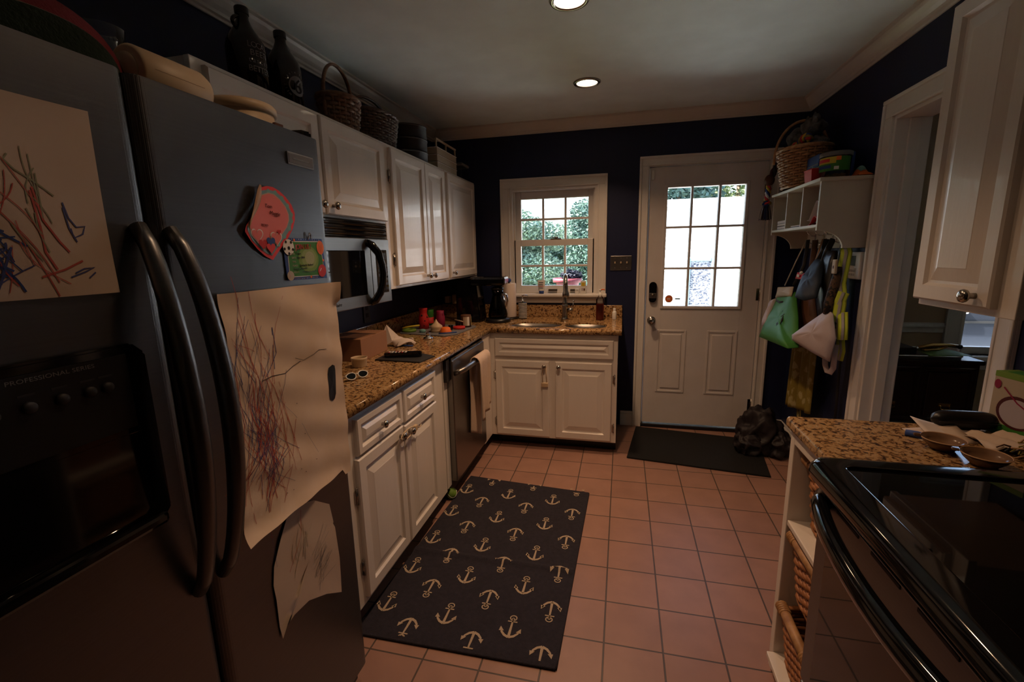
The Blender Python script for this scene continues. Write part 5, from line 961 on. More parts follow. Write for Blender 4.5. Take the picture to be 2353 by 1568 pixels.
# on top of the coat shelf
ZT = 1.796
t = thing('toy_basket', 'wicker basket with tall arched handle full of dog toys on the coat shelf', 'basket', (2.66, 3.31, ZT))
mb = MB(); basket(mb, (2.632, 3.30), ZT+.008, .225, (.098, .135), (.140, .178), 15, 24, 'wicker_light', .0055); mb.build('weave', t)
mb = MB(); P = [(2.632-.138*cos(pi*k/24), 3.36-.04*cos(pi*k/24)*-1, ZT+.17+.245*sin(pi*k/24)**.85) for k in range(25)]; mb.tube(P, .0085, 'wicker_light', 10, flat=1.4, up=(0, 1, 0)); mb.build('handle', t)
def blob(name, c, r, m, label, cat, grp=None, seed=1, sub=4, amp=.2):
    rnd = random.Random(seed); b = bmesh.new(); bmesh.ops.create_icosphere(b, subdivisions=sub, radius=1); ph = [rnd.uniform(0, 6) for _ in range(6)]
    for v in b.verts:
        d = v.co.copy(); k = 1+amp*(sin(d.x*4+ph[0])*sin(d.y*5+ph[1])+.6*sin(d.z*7+ph[2])*sin(d.x*6+ph[3])+.35*sin(d.y*11+ph[4]+d.z*9)); v.co = Vector((c[0]+d.x*r[0]*k, c[1]+d.y*r[1]*k, c[2]+d.z*r[2]*k))
    mb = MB(); mb.merge(b, m, True); return mb.thing(name, label, cat, grp) if name else mb
t = thing('plush_toy', 'shaggy grey plush dog toy piled in the handled basket', 'plush toy', (2.66, 3.30, 2.0))
mb = blob(None, (2.645, 3.34, 2.085), (.085, .11, .085), 'fur', '', '', seed=3); mb.build('torso', t)
mb = blob(None, (2.65, 3.24, 2.14), (.06, .075, .055), 'fur', '', '', seed=5, sub=3); mb.build('head', t)
for dy, z in ((-.05, 2.19), (.06, 2.195)): mb = blob(None, (2.64, 3.24+dy, z-.015), (.02, .028, .035), 'fur', '', '', seed=7, sub=3); mb.build('ear', t)
blob('stuffed_toy', (2.67, 3.19, 2.04), (.05, .05, .04), 'fur', 'dark fuzzy toy at the near side of the handled basket', 'plush toy', seed=9)
t = thing('rope_knot', 'yellow and red rope toy knotted on top of the basket', 'rope toy', (2.60, 3.22, 2.03))
def rope(mb, path, r, cols):
    n = len(cols)
    for q, m in enumerate(cols):
        P = []; L = len(path)
        for i in range((L-1)*6+1):
            k = min(i//6, L-2); f = (i-6*k)/6; a = Vector(path[k]).lerp(Vector(path[k+1]), f); tdir = (Vector(path[min(k+1, L-1)])-Vector(path[k])).normalized(); s = tdir.cross(Vector((.3, .8, .5))).normalized(); u = s.cross(tdir); th = i*.55+2*pi*q/n; P.append(a+(s*cos(th)+u*sin(th))*r*.6)
        mb.tube(P, r*.55, m, 6)
mb = MB(); rope(mb, [(2.57, 3.33, 2.025), (2.57, 3.28, 2.055), (2.58, 3.23, 2.045), (2.585, 3.20, 2.075), (2.60, 3.17, 2.085), (2.61, 3.15, 2.055)], .018, ['yellow', 'red', 'gold', 'royal']); mb.build('rope', t)
t = thing('rope_toy', 'colourful braided rope dog toy with frayed tassel hanging beside the shelf', 'rope toy', (2.53, 3.60, 1.6))
mb = MB(); rope(mb, [(2.60, 3.52, 2.03), (2.565, 3.585, 1.985), (2.545, 3.605, 1.93)], .021, ['charcoal', 'brown', 'burgundy']); mb.sph((2.535, 3.61, 1.90), .032, 'brown', 1.2); mb.build('dark_knot', t, 'dark brown knotted end')
mb = MB(); rope(mb, [(2.537, 3.615, 1.885), (2.534, 3.62, 1.84), (2.532, 3.622, 1.79), (2.53, 3.624, 1.75)], .017, ['royal', 'yellow', 'red', 'white']); mb.build('braid', t)
mb = MB(); rope(mb, [(2.507, 3.625, 1.748), (2.53, 3.605, 1.752), (2.553, 3.625, 1.750), (2.53, 3.645, 1.746), (2.507, 3.625, 1.748)], .013, ['yellow', 'red', 'royal']); mb.sph((2.53, 3.625, 1.748), .024, 'royal'); mb.build('knot', t)
mb = MB(); rnd = random.Random(6)
for k in range(90): a = rnd.uniform(0, 2*pi); r = rnd.uniform(.004, .02); q = rnd.uniform(1.4, 2.3); mb.tube([(2.53+r*cos(a), 3.625+r*sin(a), 1.735), (2.53+r*q*.8*cos(a), 3.625+r*q*.8*sin(a), 1.69), (2.53+r*q*cos(a), 3.625+r*q*sin(a), 1.632+rnd.uniform(0, .012))], .0022, rnd.choice(['charcoal', 'charcoal', 'royal', 'burgundy', 'charcoal', 'grey', 'white']), 4)
mb.build('tassel', t)
t = thing('plastic_tub', 'clear plastic tub with bright yellow and blue label on the coat shelf', 'tub', (2.66, 2.87, ZT))
mb = MB(); mb.lathe([(0, .002), (.064, .002), (.066, .006), (.070, .112), (.072, .124), (.066, .130), (0, .131)], (2.648, 2.875, ZT), 'plastic_tint', 40); mb.build('vessel', t)
mb = MB(); mb.lathe([(.0725, .110), (.074, .112), (.074, .130), (.068, .133), (0, .133)], (2.648, 2.875, ZT), 'grey', 40); mb.build('lid', t)
mb = MB()
def band(a0, a1, z0, z1, m, r=.0705): vs = []; n = 12; [vs.append((2.648+r*cos(a0+(a1-a0)*k/n), 2.875+r*sin(a0+(a1-a0)*k/n), ZT+z)) for k in range(n+1) for z in (z0, z1)]; mb.add(vs, [(2*k, 2*k+2, 2*k+3, 2*k+1) for k in range(n)], m)
band(-3.6, -.8, .035, .105, 'green'); band(-3.6, -1.9, .072, .104, 'yellow', .0712); band(-3.5, -2.3, .080, .096, 'red', .0718); band(-3.4, -2.2, .048, .064, 'royal', .0718); band(-1.9, -1.6, .085, .105, 'orange', .0718); band(-2.0, -1.7, .04, .056, 'white', .0718); mb.build('label', t, 'green, yellow and blue printed label')
for k in range(6): a = k*1.05; blob('dog_biscuit', (2.648+.035*cos(a), 2.875+.035*sin(a), ZT+.018+.004*(k % 2)), (.018, .014, .012), 'tan', 'small tan biscuit lying inside the clear plastic tub', 'biscuit', 'biscuits inside the tub', seed=k, sub=2) if k < 3 else None
mb = MB(); mb.box((2.60, 2.965, ZT), (2.775, 3.135, ZT+.150), 'royal', .004); mb.box((2.5985, 2.975, ZT+.012), (2.601, 3.125, ZT+.085), 'charcoal', .001); mb.box((2.5985, 2.970, ZT+.095), (2.601, 3.13, ZT+.10), 'grey'); mb.thing('blue_box', 'dark blue cardboard box standing between basket and tub', 'box')
t = thing('red_scoop', 'red plastic scoop box on the front of the coat shelf', 'scoop', (2.57, 2.955, ZT))
mb = MB(); 
vs = [(2.552, 2.905, 0), (2.61, 2.905, 0), (2.61, 3.0, 0), (2.552, 3.0, 0), (2.546, 2.899, .062), (2.616, 2.899, .062), (2.616, 3.006, .062), (2.546, 3.006, .062)]; mb.add([(x, y, ZT+z) for x, y, z in vs], [(0, 1, 5, 4), (1, 2, 6, 5), (2, 3, 7, 6), (3, 0, 4, 7), (3, 2, 1, 0)], 'red'); mb.tube([(x, y, ZT+.062) for x, y in ((2.546, 2.899), (2.616, 2.899), (2.616, 3.006), (2.546, 3.006))], .003, 'red', 6, True); mb.build('bowl', t); mb = MB(); mb.box((2.565, 3.004, ZT+.052), (2.585, 3.045, ZT+.060), 'red', .003); mb.build('handle', t)
mb = MB(); mb.grid(lambda u, v: (2.56+.05*u, 2.91+.085*v, ZT+.045+.035*sin(v*8+u*3)*.5+.03*(1-abs(2*v-1))), 8, 10, 'teal', thick=.002); mb.thing('plastic_wrap', 'pale teal plastic wrap stuffed in the red scoop', 'wrapper')
t = thing('snack_bag', 'orange and teal snack bag lying at the wall end of the shelf', 'bag', (2.75, 2.82, ZT))
mb = MB(); mb.grid(lambda u, v: (2.725+.065*u, 2.783+.13*v, ZT+.004+.045*sin(pi*u)*sin(pi*v)+.004*sin(v*22)), 14, 14, 'orange'); mb.grid(lambda u, v: (2.725+.065*u, 2.783+.13*v, ZT+.003), 6, 6, 'orange'); mb.build('bag', t)
mb = MB(); mb.grid(lambda u, v: (2.738+.025*u, 2.80+.06*v, ZT+.012+.045*sin(pi*(.2+.38*u))*sin(pi*(.13+.46*v))), 6, 6, 'teal'); mb.build('print', t, 'teal printed patch')
# ---------------------------------------------------------------- hanging bags; outline points are (x, y, z) in the room, padded to a real thickness
def pad(outline, th, m, bulge=1., sub=5):
    P = [Vector(p) for p in outline]; c = sum(P, Vector())/len(P); n = Vector()
    for i in range(len(P)): n += (P[i]-c).cross(P[(i+1) % len(P)]-c)
    n.normalize(); mb = MB(); vs = []; N = len(P)
    R_ = []
    for k in range(sub+1): R_.append(1-k/sub)
    fs = []
    for s in (1, -1):
        o = len(vs)
        for r in R_[:-1]:
            for i, p in enumerate(P): q = c+(p-c)*r; vs.append(q+n*s*th*.5*(.12+.88*bulge*(1-r**2)**.6)+n*.010*sin(i*1.1+r*7)*(1-r)*r)
        vs.append(c+n*s*th*.5)
        for k in range(sub-1): fs += [(o+k*N+i, o+k*N+(i+1) % N, o+(k+1)*N+(i+1) % N, o+(k+1)*N+i) for i in range(N)]
        fs += [(o+(sub-1)*N+i, o+(sub-1)*N+(i+1) % N, o+sub*N) for i in range(N)]
    h = len(vs)//2; fs += [(i, (i+1) % N, h+(i+1) % N, h+i) for i in range(N)]
    mb.add(vs, fs, m, True); return mb
def strap(mb, pts, w, m, th=.25, up=(1, 0, 0)): mb.tube(pts, w/2, m, 8, flat=th, up=up)
def dens(P, n=4):
    Q = []
    for i in range(len(P)):
        a = Vector(P[i]); b = Vector(P[(i+1) % len(P)])
        for k in range(n): Q.append(a.lerp(b, k/n))
    return Q
t = thing('tote_bag', 'bright green reusable tote bag hanging nearest the back door', 'tote bag', (2.57, 3.25, .86))
mb = pad(dens([(2.65, 3.560, 1.130), (2.635, 3.22, 1.165), (2.60, 3.04, 1.03), (2.555, 2.86, .880), (2.50, 2.86, .872), (2.49, 3.375, .845), (2.55, 3.45, .98)]), .07, 'green'); mb.build('bag_body', t)
mb = pad(dens([(2.645, 3.59, 1.168), (2.625, 3.24, 1.197), (2.605, 3.20, 1.139), (2.615, 3.53, 1.097)]), .045, 'sand'); mb.build('top_band', t, 'beige top band')
mb = pad(dens([(2.585, 3.509, 1.084), (2.60, 3.47, 1.100), (2.525, 3.33, .923), (2.505, 3.395, .922)]), .05, 'lilac'); mb.build('side_panel', t, 'pale side panel')
mb = MB(); strap(mb, [(2.585, 3.42, 1.094), (2.58, 3.33, 1.088), (2.585, 3.28, 1.095)], .016, 'charcoal'); 
mb.build('trim', t)
mb = MB()
mb.tube([(2.572, 3.247, 1.066), (2.563, 3.186, 1.045), (2.551, 3.208, 1.026), (2.54, 3.198, 1.005)], [.003, .006, .004, .002], 'charcoal', 6); mb.tube([(2.552, 3.145, 1.023), (2.541, 3.125, 1.001), (2.528, 3.107, .976)], [.003, .007, .002], 'charcoal', 6); mb.tube([(2.558, 3.144, 1.034), (2.547, 3.165, 1.015)], .004, 'charcoal', 6)
nT = Vector((-.874, -.032, .484)); uT = Vector((2.504, 3.089, .932))-Vector((2.529, 3.188, .983))
mb.text('BE', .030, 'charcoal', frame(Vector((2.522, 3.165, .972)), uT, nT.cross(uT)), .001)
mb.build('brush_mark', t, 'black brush lettering')
mb = MB(); strap(mb, [(2.73, 3.405, 1.49), (2.70, 3.46, 1.36), (2.655, 3.50, 1.185)], .018, 'sand'); strap(mb, [(2.73, 3.38, 1.488), (2.69, 3.29, 1.33), (2.645, 3.295, 1.20)], .022, 'charcoal', .25, (.5, .86, 0)); mb.build('strap', t)
t = thing('canvas_bag', 'brown canvas bag squeezed behind the green tote', 'bag', (2.66, 3.12, .84))
mb = pad(dens([(2.70, 3.30, 1.125), (2.70, 3.10, 1.14), (2.70, 3.02, 1.01), (2.66, 2.99, .86), (2.63, 3.08, .835), (2.66, 3.25, .95)]), .06, 'brown'); mb.build('bag_body', t)
mb = MB(); strap(mb, [(2.735, 3.28, 1.485), (2.72, 3.25, 1.30), (2.70, 3.22, 1.13)], .034, 'brown', .25, (.5, .86, 0)); strap(mb, [(2.74, 3.16, 1.487), (2.72, 3.20, 1.32), (2.70, 3.12, 1.135)], .026, 'tan', .25, (.5, .86, 0)); mb.build('strap', t)
mb = pad(dens([(2.66, 3.30, 1.285), (2.66, 3.17, 1.285), (2.65, 3.17, 1.245), (2.65, 3.30, 1.245)], 3), .012, 'tag_red'); mb.add([(2.642, 3.255, 1.258), (2.642, 3.215, 1.258), (2.642, 3.215, 1.275), (2.642, 3.255, 1.275)], [(0, 1, 2, 3)], 'white'); mb.thing('red_tag_bag', 'small red and white folded bag edge above the green tote', 'bag')
t = thing('shoulder_bag', 'dark blue shiny shoulder bag hanging in the middle of the hooks', 'bag', (2.62, 2.95, 1.14))
mb = pad(dens([(2.715, 3.165, 1.375), (2.70, 3.02, 1.365), (2.65, 2.90, 1.25), (2.62, 2.86, 1.165), (2.575, 2.90, 1.145), (2.555, 2.985, 1.155), (2.62, 3.09, 1.27)]), .06, 'denim'); mb.build('bag_body', t)
mb = MB(); strap(mb, [(2.745, 3.14, 1.487), (2.73, 3.13, 1.42), (2.71, 3.12, 1.37)], .032, 'black_plastic', .25, (.5, .86, 0)); strap(mb, [(2.745, 3.05, 1.487), (2.72, 3.05, 1.42), (2.70, 3.03, 1.36)], .032, 'black_plastic', .25, (.5, .86, 0)); mb.build('strap', t)
mb = MB(); mb.sph((2.606, 3.075, 1.292), .010, 'white', seg=10); mb.build('snap', t, 'white snap button')
mb = pad(dens([(2.725, 3.05, 1.42), (2.72, 2.93, 1.42), (2.69, 2.88, 1.20), (2.68, 2.86, 1.04), (2.70, 2.98, 1.02), (2.71, 3.03, 1.2)]), .07, 'black_plastic'); mb.thing('black_bag', 'slim black bag hanging behind the blue shoulder bag', 'bag')
t = thing('folding_umbrella', 'black and brown leopard print umbrella with pale tag hanging in front', 'umbrella', (2.66, 2.77, 1.08))
mb = MB(); P = [(2.69, 2.80, 1.335), (2.685, 2.795, 1.30), (2.67, 2.785, 1.22), (2.655, 2.775, 1.14), (2.645, 2.765, 1.085)]; mb.tube(P, [.015, .021, .024, .027, .020], 'leopard', 14, up=(1, 0, 0)); mb.build('canopy', t)
mb = MB(); mb.box((2.655, 2.76, 1.30), (2.668, 2.80, 1.375), 'sand', .004); mb.disc((0, 0), .009, .009, 'burgundy', FXM(2.6545, 2.78, 1.335)); mb.build('tag', t, 'pale tag with a dark dot')
mb = MB(); strap(mb, [(2.74, 2.93, 1.485), (2.71, 2.87, 1.42), (2.675, 2.79, 1.36)], .014, 'black_plastic'); mb.build('wrist_strap', t)
t = thing('cotton_bag', 'pale lilac cotton bag with loop strap hanging lowest', 'bag', (2.60, 2.76, .84))
mb = pad(dens([(2.66, 2.80, 1.105), (2.65, 2.71, 1.095), (2.65, 2.645, .975), (2.645, 2.675, .842), (2.59, 2.77, .874), (2.53, 2.885, .916), (2.53, 2.895, .945), (2.60, 2.85, 1.03)]), .06, 'lilac'); mb.build('bag_body', t)
mb = MB(); strap(mb, [(2.66, 2.785, .90), (2.67, 2.783, .80), (2.675, 2.765, .768), (2.68, 2.74, .765), (2.68, 2.708, .80), (2.68, 2.706, .93)], .028, 'lilac', .2, (.5, .86, 0)); mb.build('strap', t)
t = thing('reflective_vest', 'neon yellow reflective harness with grey stripes at the end of the hooks', 'harness', (2.68, 2.73, .85))
mb = MB()
def vstrap(pts, w): strap(mb, pts, w*1.15, 'neon', .12, (.5, .86, 0)); strap(mb, [(p[0]-.003, p[1]-.005, p[2]) for p in pts], w*.34, 'silver_tape', .12, (.5, .86, 0))
vstrap([(2.74, 2.88, 1.44), (2.725, 2.82, 1.41), (2.71, 2.795, 1.34), (2.70, 2.79, 1.25), (2.695, 2.755, 1.20), (2.69, 2.735, 1.14), (2.68, 2.725, 1.05), (2.675, 2.705, .96)], .046)
vstrap([(2.70, 2.735, 1.205), (2.68, 2.745, 1.12), (2.655, 2.77, 1.03), (2.64, 2.80, .985)], .044); vstrap([(2.70, 2.72, 1.10), (2.69, 2.675, 1.03), (2.685, 2.655, .965)], .040); vstrap([(2.71, 2.735, .95), (2.715, 2.725, .89), (2.72, 2.752, .835)], .034); mb.build('webbing', t)
mb = MB(); mb.tube([(2.665, 2.70, 1.045), (2.665, 2.76, 1.045), (2.665, 2.76, 1.02), (2.665, 2.70, 1.02)], .004, 'black_plastic', 6, True); mb.build('buckle', t)
t = thing('apron', 'mustard gold patterned apron hanging below the bags to the floor', 'apron', (2.72, 3.25, .05))
def apr(y0, y1, z0, z1, ph):
    return lambda u, v: (2.735-.018*sin(u*9+ph)-.02*sin(pi*u), y0[0]+(y1[0]-y0[0])*u+((y0[1]-y0[0])+((y1[1]-y1[0])-(y0[1]-y0[0]))*u)*v, z0+(z1-z0)*v+.03*(u-.5)*(1-v))
mb = MB(); mb.grid(apr((3.28, 3.24), (3.06, 3.06), .40, 1.02, 0), 18, 24, 'gold_print', thick=.004); mb.grid(apr((3.46, 3.42), (3.29, 3.24), .36, .95, 2), 16, 24, 'gold_print', thick=.004); mb.build('skirt', t)
mb = MB(); strap(mb, [(2.755, 3.34, .40), (2.76, 3.33, .22), (2.76, 3.35, .05)], .040, 'gold_print', .12); strap(mb, [(2.75, 3.28, .42), (2.758, 3.285, .25), (2.76, 3.30, .12)], .024, 'gold_print', .12); mb.build('tie', t)
mb = MB(); strap(mb, [(2.757, 2.93, 1.485), (2.76, 2.87, 1.2), (2.765, 2.84, .8), (2.77, 2.83, .42)], .035, 'black_matte', .15); mb.thing('leash', 'long black leash hanging down the navy wall', 'leash')
# alarm panel
t = thing('alarm_panel', 'pale wall keypad with small screen beside the doorway casing', 'keypad', (2.79, 2.85, 1.26))
mb = MB(); mb.box((W-.030, 2.768, 1.268), (W-.001, 2.912, 1.412), 'white_plastic', .008); mb.build('housing', t); mb = MB(); mb.box((W-.0325, 2.815, 1.340), (W-.029, 2.885, 1.392), 'lcd', .001); mb.build('screen', t)
mb = MB(); mb.box((W-.0325, 2.80, 1.280), (W-.029, 2.895, 1.328), 'white_plastic', .002)
for i in range(4):
    for j in range(2): mb.box((W-.034, 2.808+i*.022, 1.286+j*.02), (W-.032, 2.824+i*.022, 1.299+j*.02), 'silver_tape', .001)
mb.build('key_cover', t)
# ================================================================ on the right worktop
def gravy(x, y, ang, label):
    t = thing('serving_bowl', label, 'bowl', (x, y, CT), 'shallow brown bowls on the right worktop'); M = Matrix.Translation((x, y, CT)) @ Matrix.Rotation(ang, 4, 'Z') @ Matrix.Diagonal((.70, .70, 1, 1))
    mb = MB(); mb.lathe([(0, .003), (.030, .003), (.034, 0), (.038, .004), (.058, .018), (.066, .029), (.064, .029), (.055, .019), (.034, .009), (0, .008)], (0, 0, 0), 'bowl_glaze', 40, M); mb.lathe([(.0635, .0285), (.065, .0305), (.0672, .0285)], (0, 0, 0), 'tan', 40, M); mb.build('bowl', t)
    mb = MB(); mb.prism([(-.066, -.012), (-.086, -.006), (-.088, .004), (-.066, .012)], .007, 'bowl_glaze', M @ Matrix.Translation((0, 0, .027)), .002); mb.build('lug_handle', t)
    mb = MB(); mb.disc((.003, 0), .020, .014, 'brown', M, .0088, 20); mb.build('stain', t, 'dark painted mark inside')
gravy(2.390, 1.345, -.3, 'shallow brown glazed bowl further from the stove'); gravy(2.452, 1.232, -.4, 'shallow brown glazed bowl right beside the stove edge') if 0 else gravy(2.425, 1.256, -.4, 'shallow brown glazed bowl right beside the stove edge')
mb = MB(); mb.grid(lambda u, v: (2.40+.17*u, 1.40+.11*v, CT+.002+.012*(1-v)*u*0+.030*(1-u)**2*v), 10, 8, 'paper_white', thick=.001); mb.add([(2.53, 1.425, CT+.0062), (2.545, 1.425, CT+.0062), (2.545, 1.432, CT+.0068), (2.53, 1.432, CT+.0068)], [(0, 1, 2, 3)], 'tag_red'); mb.thing('envelope', 'opened white envelope with red mark on the right worktop', 'envelope')
mb = MB(); mb.grid(lambda u, v: (2.37+.13*u, 1.395+.09*v, CT+.001+.018*u*v), 6, 6, 'paper', thick=.001); mb.thing('letter', 'folded cream letter under the opened envelope', 'paper')
mb = MB(); mb.grid(lambda u, v: (2.49+.14*u, 1.335+.12*v, CT+.002+.016*sin(u*7+v*3)**2+.008*u), 10, 10, 'paper', thick=.001); mb.thing('crumpled_paper', 'crumpled tan paper behind the brown bowls', 'paper')
mb = MB(); mb.tube([(2.352, 1.432, CT+.008), (2.372, 1.416, CT+.009), (2.395, 1.400, CT+.008)], [.009, .010, .008], 'royal', 10); mb.thing('marker_pen', 'dark blue marker beside the folded letter', 'pen')
t = thing('glasses_case', 'black clamshell glasses case at the back of the right worktop', 'glasses case', (2.535, 1.515, CT))
mb = MB(); 
def cs(u, v): a = 2*pi*v; e = max(0, 1-abs(2*u-1)**4)**.5; return (2.452+.165*u, 1.512+.026*e*cos(a), CT+.028+.027*e*sin(a))
mb.grid(cs, 20, 18, 'black_plastic'); mb.build('shell', t); mb = MB(); mb.box((2.46, 1.4845, CT+.026), (2.61, 1.4875, CT+.028), 'charcoal'); mb.build('seam', t)
t = thing('rice_carton', 'green and white food carton with a bowl printed on it at right', 'carton', (2.66, 1.44, CT))
MCA = Matrix.Translation((2.597, 1.525, CT)) @ Matrix.Rotation(R(-78), 4, 'Z')                       # local x along the front face towards the viewer, face at local -y
mb = MB(); mb.box((0, 0, 0), (.125, .06, .175), 'sand', .001, MCA); mb.box((-.0005, -.0005, .160), (.1255, .0605, .1755), 'lime', .001, MCA); mb.box((-.0004, -.0006, 0), (.1254, .0606, .030), 'green', .001, MCA); mb.build('box', t)
Mf = MCA @ frame((0, -.0012, 0), (1, 0, 0), (0, 0, 1))
mb = MB(); mb.disc((.071, .072), .053, .046, 'burgundy', Mf, 0, 30); mb.disc((.073, .071), .046, .038, 'lilac', Mf, .0006, 30); mb.ribbon([(.03, .135), (.07, .10), (.10, .085)], .004, 'purple_red', Mf, .001); mb.disc((.012, .140), .009, .013, 'purple_red', Mf, .0006); mb.disc((.02, .035), .012, .008, 'tag_red', Mf, .001)
mb.box((.03, .062, .1752), (.10, -.0, .1762), 'green', 0, MCA) if 0 else mb.box((.02, .012, .1752), (.11, .05, .1764), 'green', 0, MCA); mb.build('print', t, 'purple bowl and lettering bars')
t = thing('herb_bunch', 'dried brown herb bunch lying between bowls and carton', 'herbs', (2.60, 1.30, CT)); rnd = random.Random(12); mb = MB()
for k in range(160): a = rnd.gauss(.2, .5); x = 2.60+rnd.gauss(0, .03); y = 1.31+rnd.gauss(0, .02); L = rnd.uniform(.02, .06); z = CT+.006+abs(rnd.gauss(0, .014)); mb.tube([(x-L*cos(a)/2, y-L*sin(a)/2, z), (x, y, z+.006), (x+L*cos(a)/2, y+L*sin(a)/2, z)], .0022, rnd.choice(['brown', 'tan', 'charcoal', 'gold']), 4)
mb.build('stems', t)
# ================================================================ floor
# anchor rug: corners far-left, far-right, near-right, near-left
RA, RB, RC, RD = Vector((.632, 2.625)), Vector((1.400, 2.557)), Vector((1.372, 1.340)), Vector((.582, 1.330))
def rugz(y): return .0085+.013*math.exp(-((y-1.845)/.014)**2)+.003*math.exp(-((y-1.36)/.03)**2)+.003*math.exp(-((y-2.55)/.03)**2)
def rugp(u, v):
    a = RD.lerp(RC, u); b = RA.lerp(RB, u); p = a.lerp(b, v); return p.x, p.y
t = thing('anchor_rug', 'dark navy runner rug with cream anchors on the tile floor', 'rug', (1, 1.95, 0))
mb = MB(); mb.grid(lambda u, v: (*rugp(u, v), rugz(rugp(u, v)[1])), 24, 90, 'rug_navy'); mb.grid(lambda u, v: (*rugp(u, v), .001), 4, 4, 'rug_navy', False)
for e0, e1 in (((0, 0), (1, 0)), ((1, 0), (1, 1)), ((1, 1), (0, 1)), ((0, 1), (0, 0))):
    P = []
    for k in range(41): x, y = rugp(e0[0]+(e1[0]-e0[0])*k/40, e0[1]+(e1[1]-e0[1])*k/40); P.append((x, y, rugz(y)-.0042))
    mb.tube(P, .0052, 'rug_navy', 8)
mb.raw = 1
def anchor(cx, cy, sgn, s=.112):
    def L(x, y): X, Y = cx+sgn*x*s, cy+sgn*y*s; return X, Y, rugz(Y)+.0013
    def rib(P, wd, n=3):
        Q = []
        for i in range(len(P)-1):
            for k in range(n): Q.append((P[i][0]+(P[i+1][0]-P[i][0])*k/n, P[i][1]+(P[i+1][1]-P[i][1])*k/n, wd[i]+(wd[i+1]-wd[i])*k/n))
        Q.append((*P[-1], wd[-1])); vs = []
        for i, (x, y, w_) in enumerate(Q):
            a = Q[max(i-1, 0)]; b = Q[min(i+1, len(Q)-1)]; tx, ty = b[0]-a[0], b[1]-a[1]; l = math.hypot(tx, ty) or 1
            vs += [L(x-ty/l*w_/2, y+tx/l*w_/2), L(x+ty/l*w_/2, y-tx/l*w_/2)]
        vs = [v for v in vs if v[1] > 1.335 and v[1] < 2.56+.09*(1.40-v[0])+.02] if 0 else vs
        if all(1.345 < v[1] < 2.612-.0885*(v[0]-.632) for v in vs): mb.add(vs, [(2*i, 2*i+1, 2*i+3, 2*i+2) for i in range(len(Q)-1)], 'rug_cream')
        else:
            for i in range(len(Q)-1):
                q = [vs[2*i], vs[2*i+1], vs[2*i+3], vs[2*i+2]]
                if all(1.345 < v[1] < 2.612-.0885*(v[0]-.632) for v in q): mb.add(q, [(0, 1, 2, 3)], 'rug_cream')
    rib([(0, .30), (0, -.40)], [.055, .10], 8)
    rib([(.115*cos(a), .40+.105*sin(a)) for a in [2*pi*k/16 for k in range(17)]], [.042]*17, 1); rib([(-.17, .235), (.17, .235)], [.05, .05], 2); rib([(.045*cos(a), .35+.045*sin(a)) for a in [2*pi*k/8 for k in range(9)]], [.03]*9, 1)
    for q in (-1, 1):
        rib([(0, -.44), (q*.16, -.375), (q*.28, -.25), (q*.335, -.10)], [.10, .09, .075, .03], 3)
        mb.add([L(q*.21, -.20), L(q*.36, -.02), L(q*.39, -.22)], [(0, 1, 2)], 'rug_cream')
rows_u = (2.448, 2.200, 1.948, 1.724, 1.492); rows_i = (2.574, 2.322, 2.067, 1.829, 1.604, 1.378)
for r, y in enumerate(rows_u):
    x0 = .664-.0055*r
    for k in range(3): anchor(x0+.268*k, y+.010-.010*k, 1)
for r, y in enumerate(rows_i):
    x0 = .796-.0035*r
    for k in range(3): anchor(x0+.267*k, y+.010-.010*k, -1)
mb.build('pile', t)
mb = MB(); mb.prism([(1.705, 3.715), (1.627, 3.105), (2.520, 2.990), (2.600, 3.60)], .010, 'rubber', FZ(0.0005), .003); mb.thing('door_mat', 'black rubber door mat in front of the back door', 'door mat')
t = thing('bundled_jacket', 'dark crumpled jacket heaped on the floor by the back door', 'jacket', (2.56, 3.40, .0))
rnd = random.Random(21)
def heap(c, r, seed, name):
    rr = random.Random(seed); b = bmesh.new(); bmesh.ops.create_icosphere(b, subdivisions=5, radius=1); ph = [rr.uniform(0, 6) for _ in range(8)]
    off = Vector((rr.uniform(0, 9), rr.uniform(0, 9), rr.uniform(0, 9)))
    for v in b.verts:
        d = v.co.copy(); q = d*1.15+off; q.x += .5*noise.noise(d*1.7+off); q.z *= .7
        k = .74+.30*(1-abs(noise.noise(q*1.5))*2)+.05*(1-abs(noise.noise(q*4.1))*2)+.012*noise.noise(q*14)
        v.co = Vector((c[0]+d.x*r[0]*k, c[1]+d.y*r[1]*k, max(.012, c[2]+d.z*r[2]*k)))
    mb = MB(); mb.merge(b, 'taupe', True); mb.build(name, t)
heap((2.555, 3.42, .13), (.15, .14, .20), 3, 'body'); heap((2.475, 3.36, .07), (.10, .10, .095), 8, 'sleeve'); heap((2.66, 3.36, .08), (.09, .12, .11), 5, 'hood')
mb = MB(); mb.sph((.600, 2.350, .0335), .033, 'lime', seg=24)
P = [(.600+.0335*cos(a)*cos(.5*sin(2*a)), 2.350+.0335*sin(a)*cos(.5*sin(2*a)), .0335+.0335*sin(.5*sin(2*a))) for a in [2*pi*k/40 for k in range(40)]]; mb.tube(P, .0014, 'white', 6, True); mb.thing('tennis_ball', 'yellow-green tennis ball at the foot of the dishwasher', 'ball')
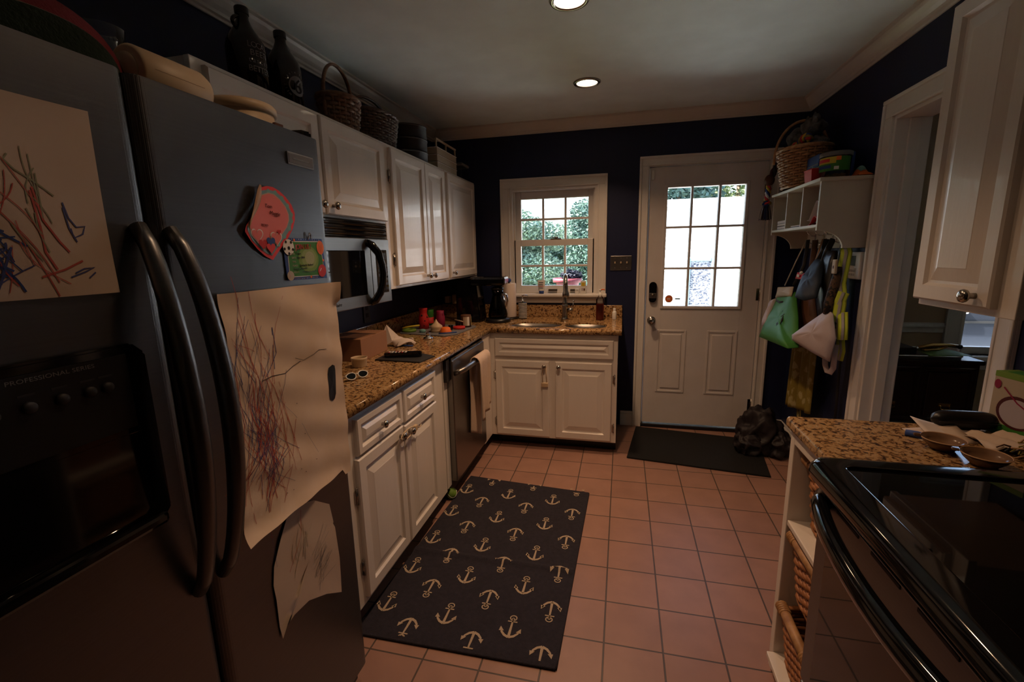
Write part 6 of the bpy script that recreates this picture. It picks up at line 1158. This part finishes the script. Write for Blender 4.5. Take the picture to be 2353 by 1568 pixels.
# ================================================================ dining room beyond the doorway
t = thing('sideboard', 'dark wood sideboard with brass pulls in the dining room', 'sideboard', (3.32, 3.31, 0))
mb = MB(); mb.box((3.02, 3.11, 0), (3.590, 3.51, .752), 'wood_dark', .004); mb.box((3.01, 3.095, .752), (3.606, 3.52, .778), 'wood_dark', .006); mb.build('carcass', t)
for k in range(2):
    for i, x0 in enumerate((3.03, 3.31)):
        mb = MB(); mb.panel(FYM(3.11, x0, .06+k*.345), .265, .33, .012, 'wood_dark', .02, .012); d = mb.build('drawer', t)
        mb = MB(); x = x0+.13; z = .16+k*.345; mb.box((x-.03, 3.094, z-.008), (x+.03, 3.099, z+.012), 'brass', .002); mb.tube([(x-.022, 3.096, z), (x-.022, 3.082, z-.022), (x+.022, 3.082, z-.022), (x+.022, 3.096, z)], .003, 'brass', 8); mb.build('pull', d)
ZS2 = .778
t = thing('serving_tray', 'flat silvery tray with papers on top of the dark sideboard', 'tray', (3.3, 3.28, ZS2))
mb = MB(); mb.prism(rrect(3.05, 3.52, 3.13, 3.42, .03), .008, 'steel', FZ(ZS2), .002); mb.build('plate', t); mb = MB(); mb.tube([(x, y, ZS2+.014) for x, y in rrect(3.05, 3.52, 3.13, 3.42, .03)], .006, 'chrome', 8, True); mb.build('rim', t)
mb = MB(); mb.prism([(3.34, 3.115), (3.56, 3.14), (3.55, 3.32), (3.36, 3.30)], .003, 'lime', FZ(ZS2+.021)); mb.thing('green_card', 'pale green sheet of paper poking out of the tray', 'paper')
mb = MB(); mb.box((3.06, 3.20, ZS2+.009), (3.32, 3.38, ZS2+.050), 'charcoal', .006); mb.thing('flat_box', 'flat dark box lying on the silvery tray', 'box')
t = thing('brass_instrument', 'brass coloured metal ornament lying at the end of the tray', 'ornament', (3.42, 3.26, ZS2+.02))
mb = MB(); mb.tube([(3.34, 3.24, ZS2+.045), (3.42, 3.25, ZS2+.058), (3.50, 3.25, ZS2+.062), (3.555, 3.25, ZS2+.055)], [.008, .016, .012, .010], 'brass', 12); mb.tube([(3.36, 3.21, ZS2+.035), (3.44, 3.22, ZS2+.040), (3.49, 3.24, ZS2+.055)], .007, 'brass', 10); mb.tube([(3.37, 3.26, ZS2+.032), (3.46, 3.27, ZS2+.032)], .010, 'brass', 10); mb.build('tubes', t)
mb = MB(); mb.sph((3.562, 3.25, ZS2+.054), .014, 'black_gloss', seg=14); mb.build('end_cap', t); mb = MB(); mb.sph((3.335, 3.235, ZS2+.042), .011, 'chrome', seg=12); mb.build('ball', t)
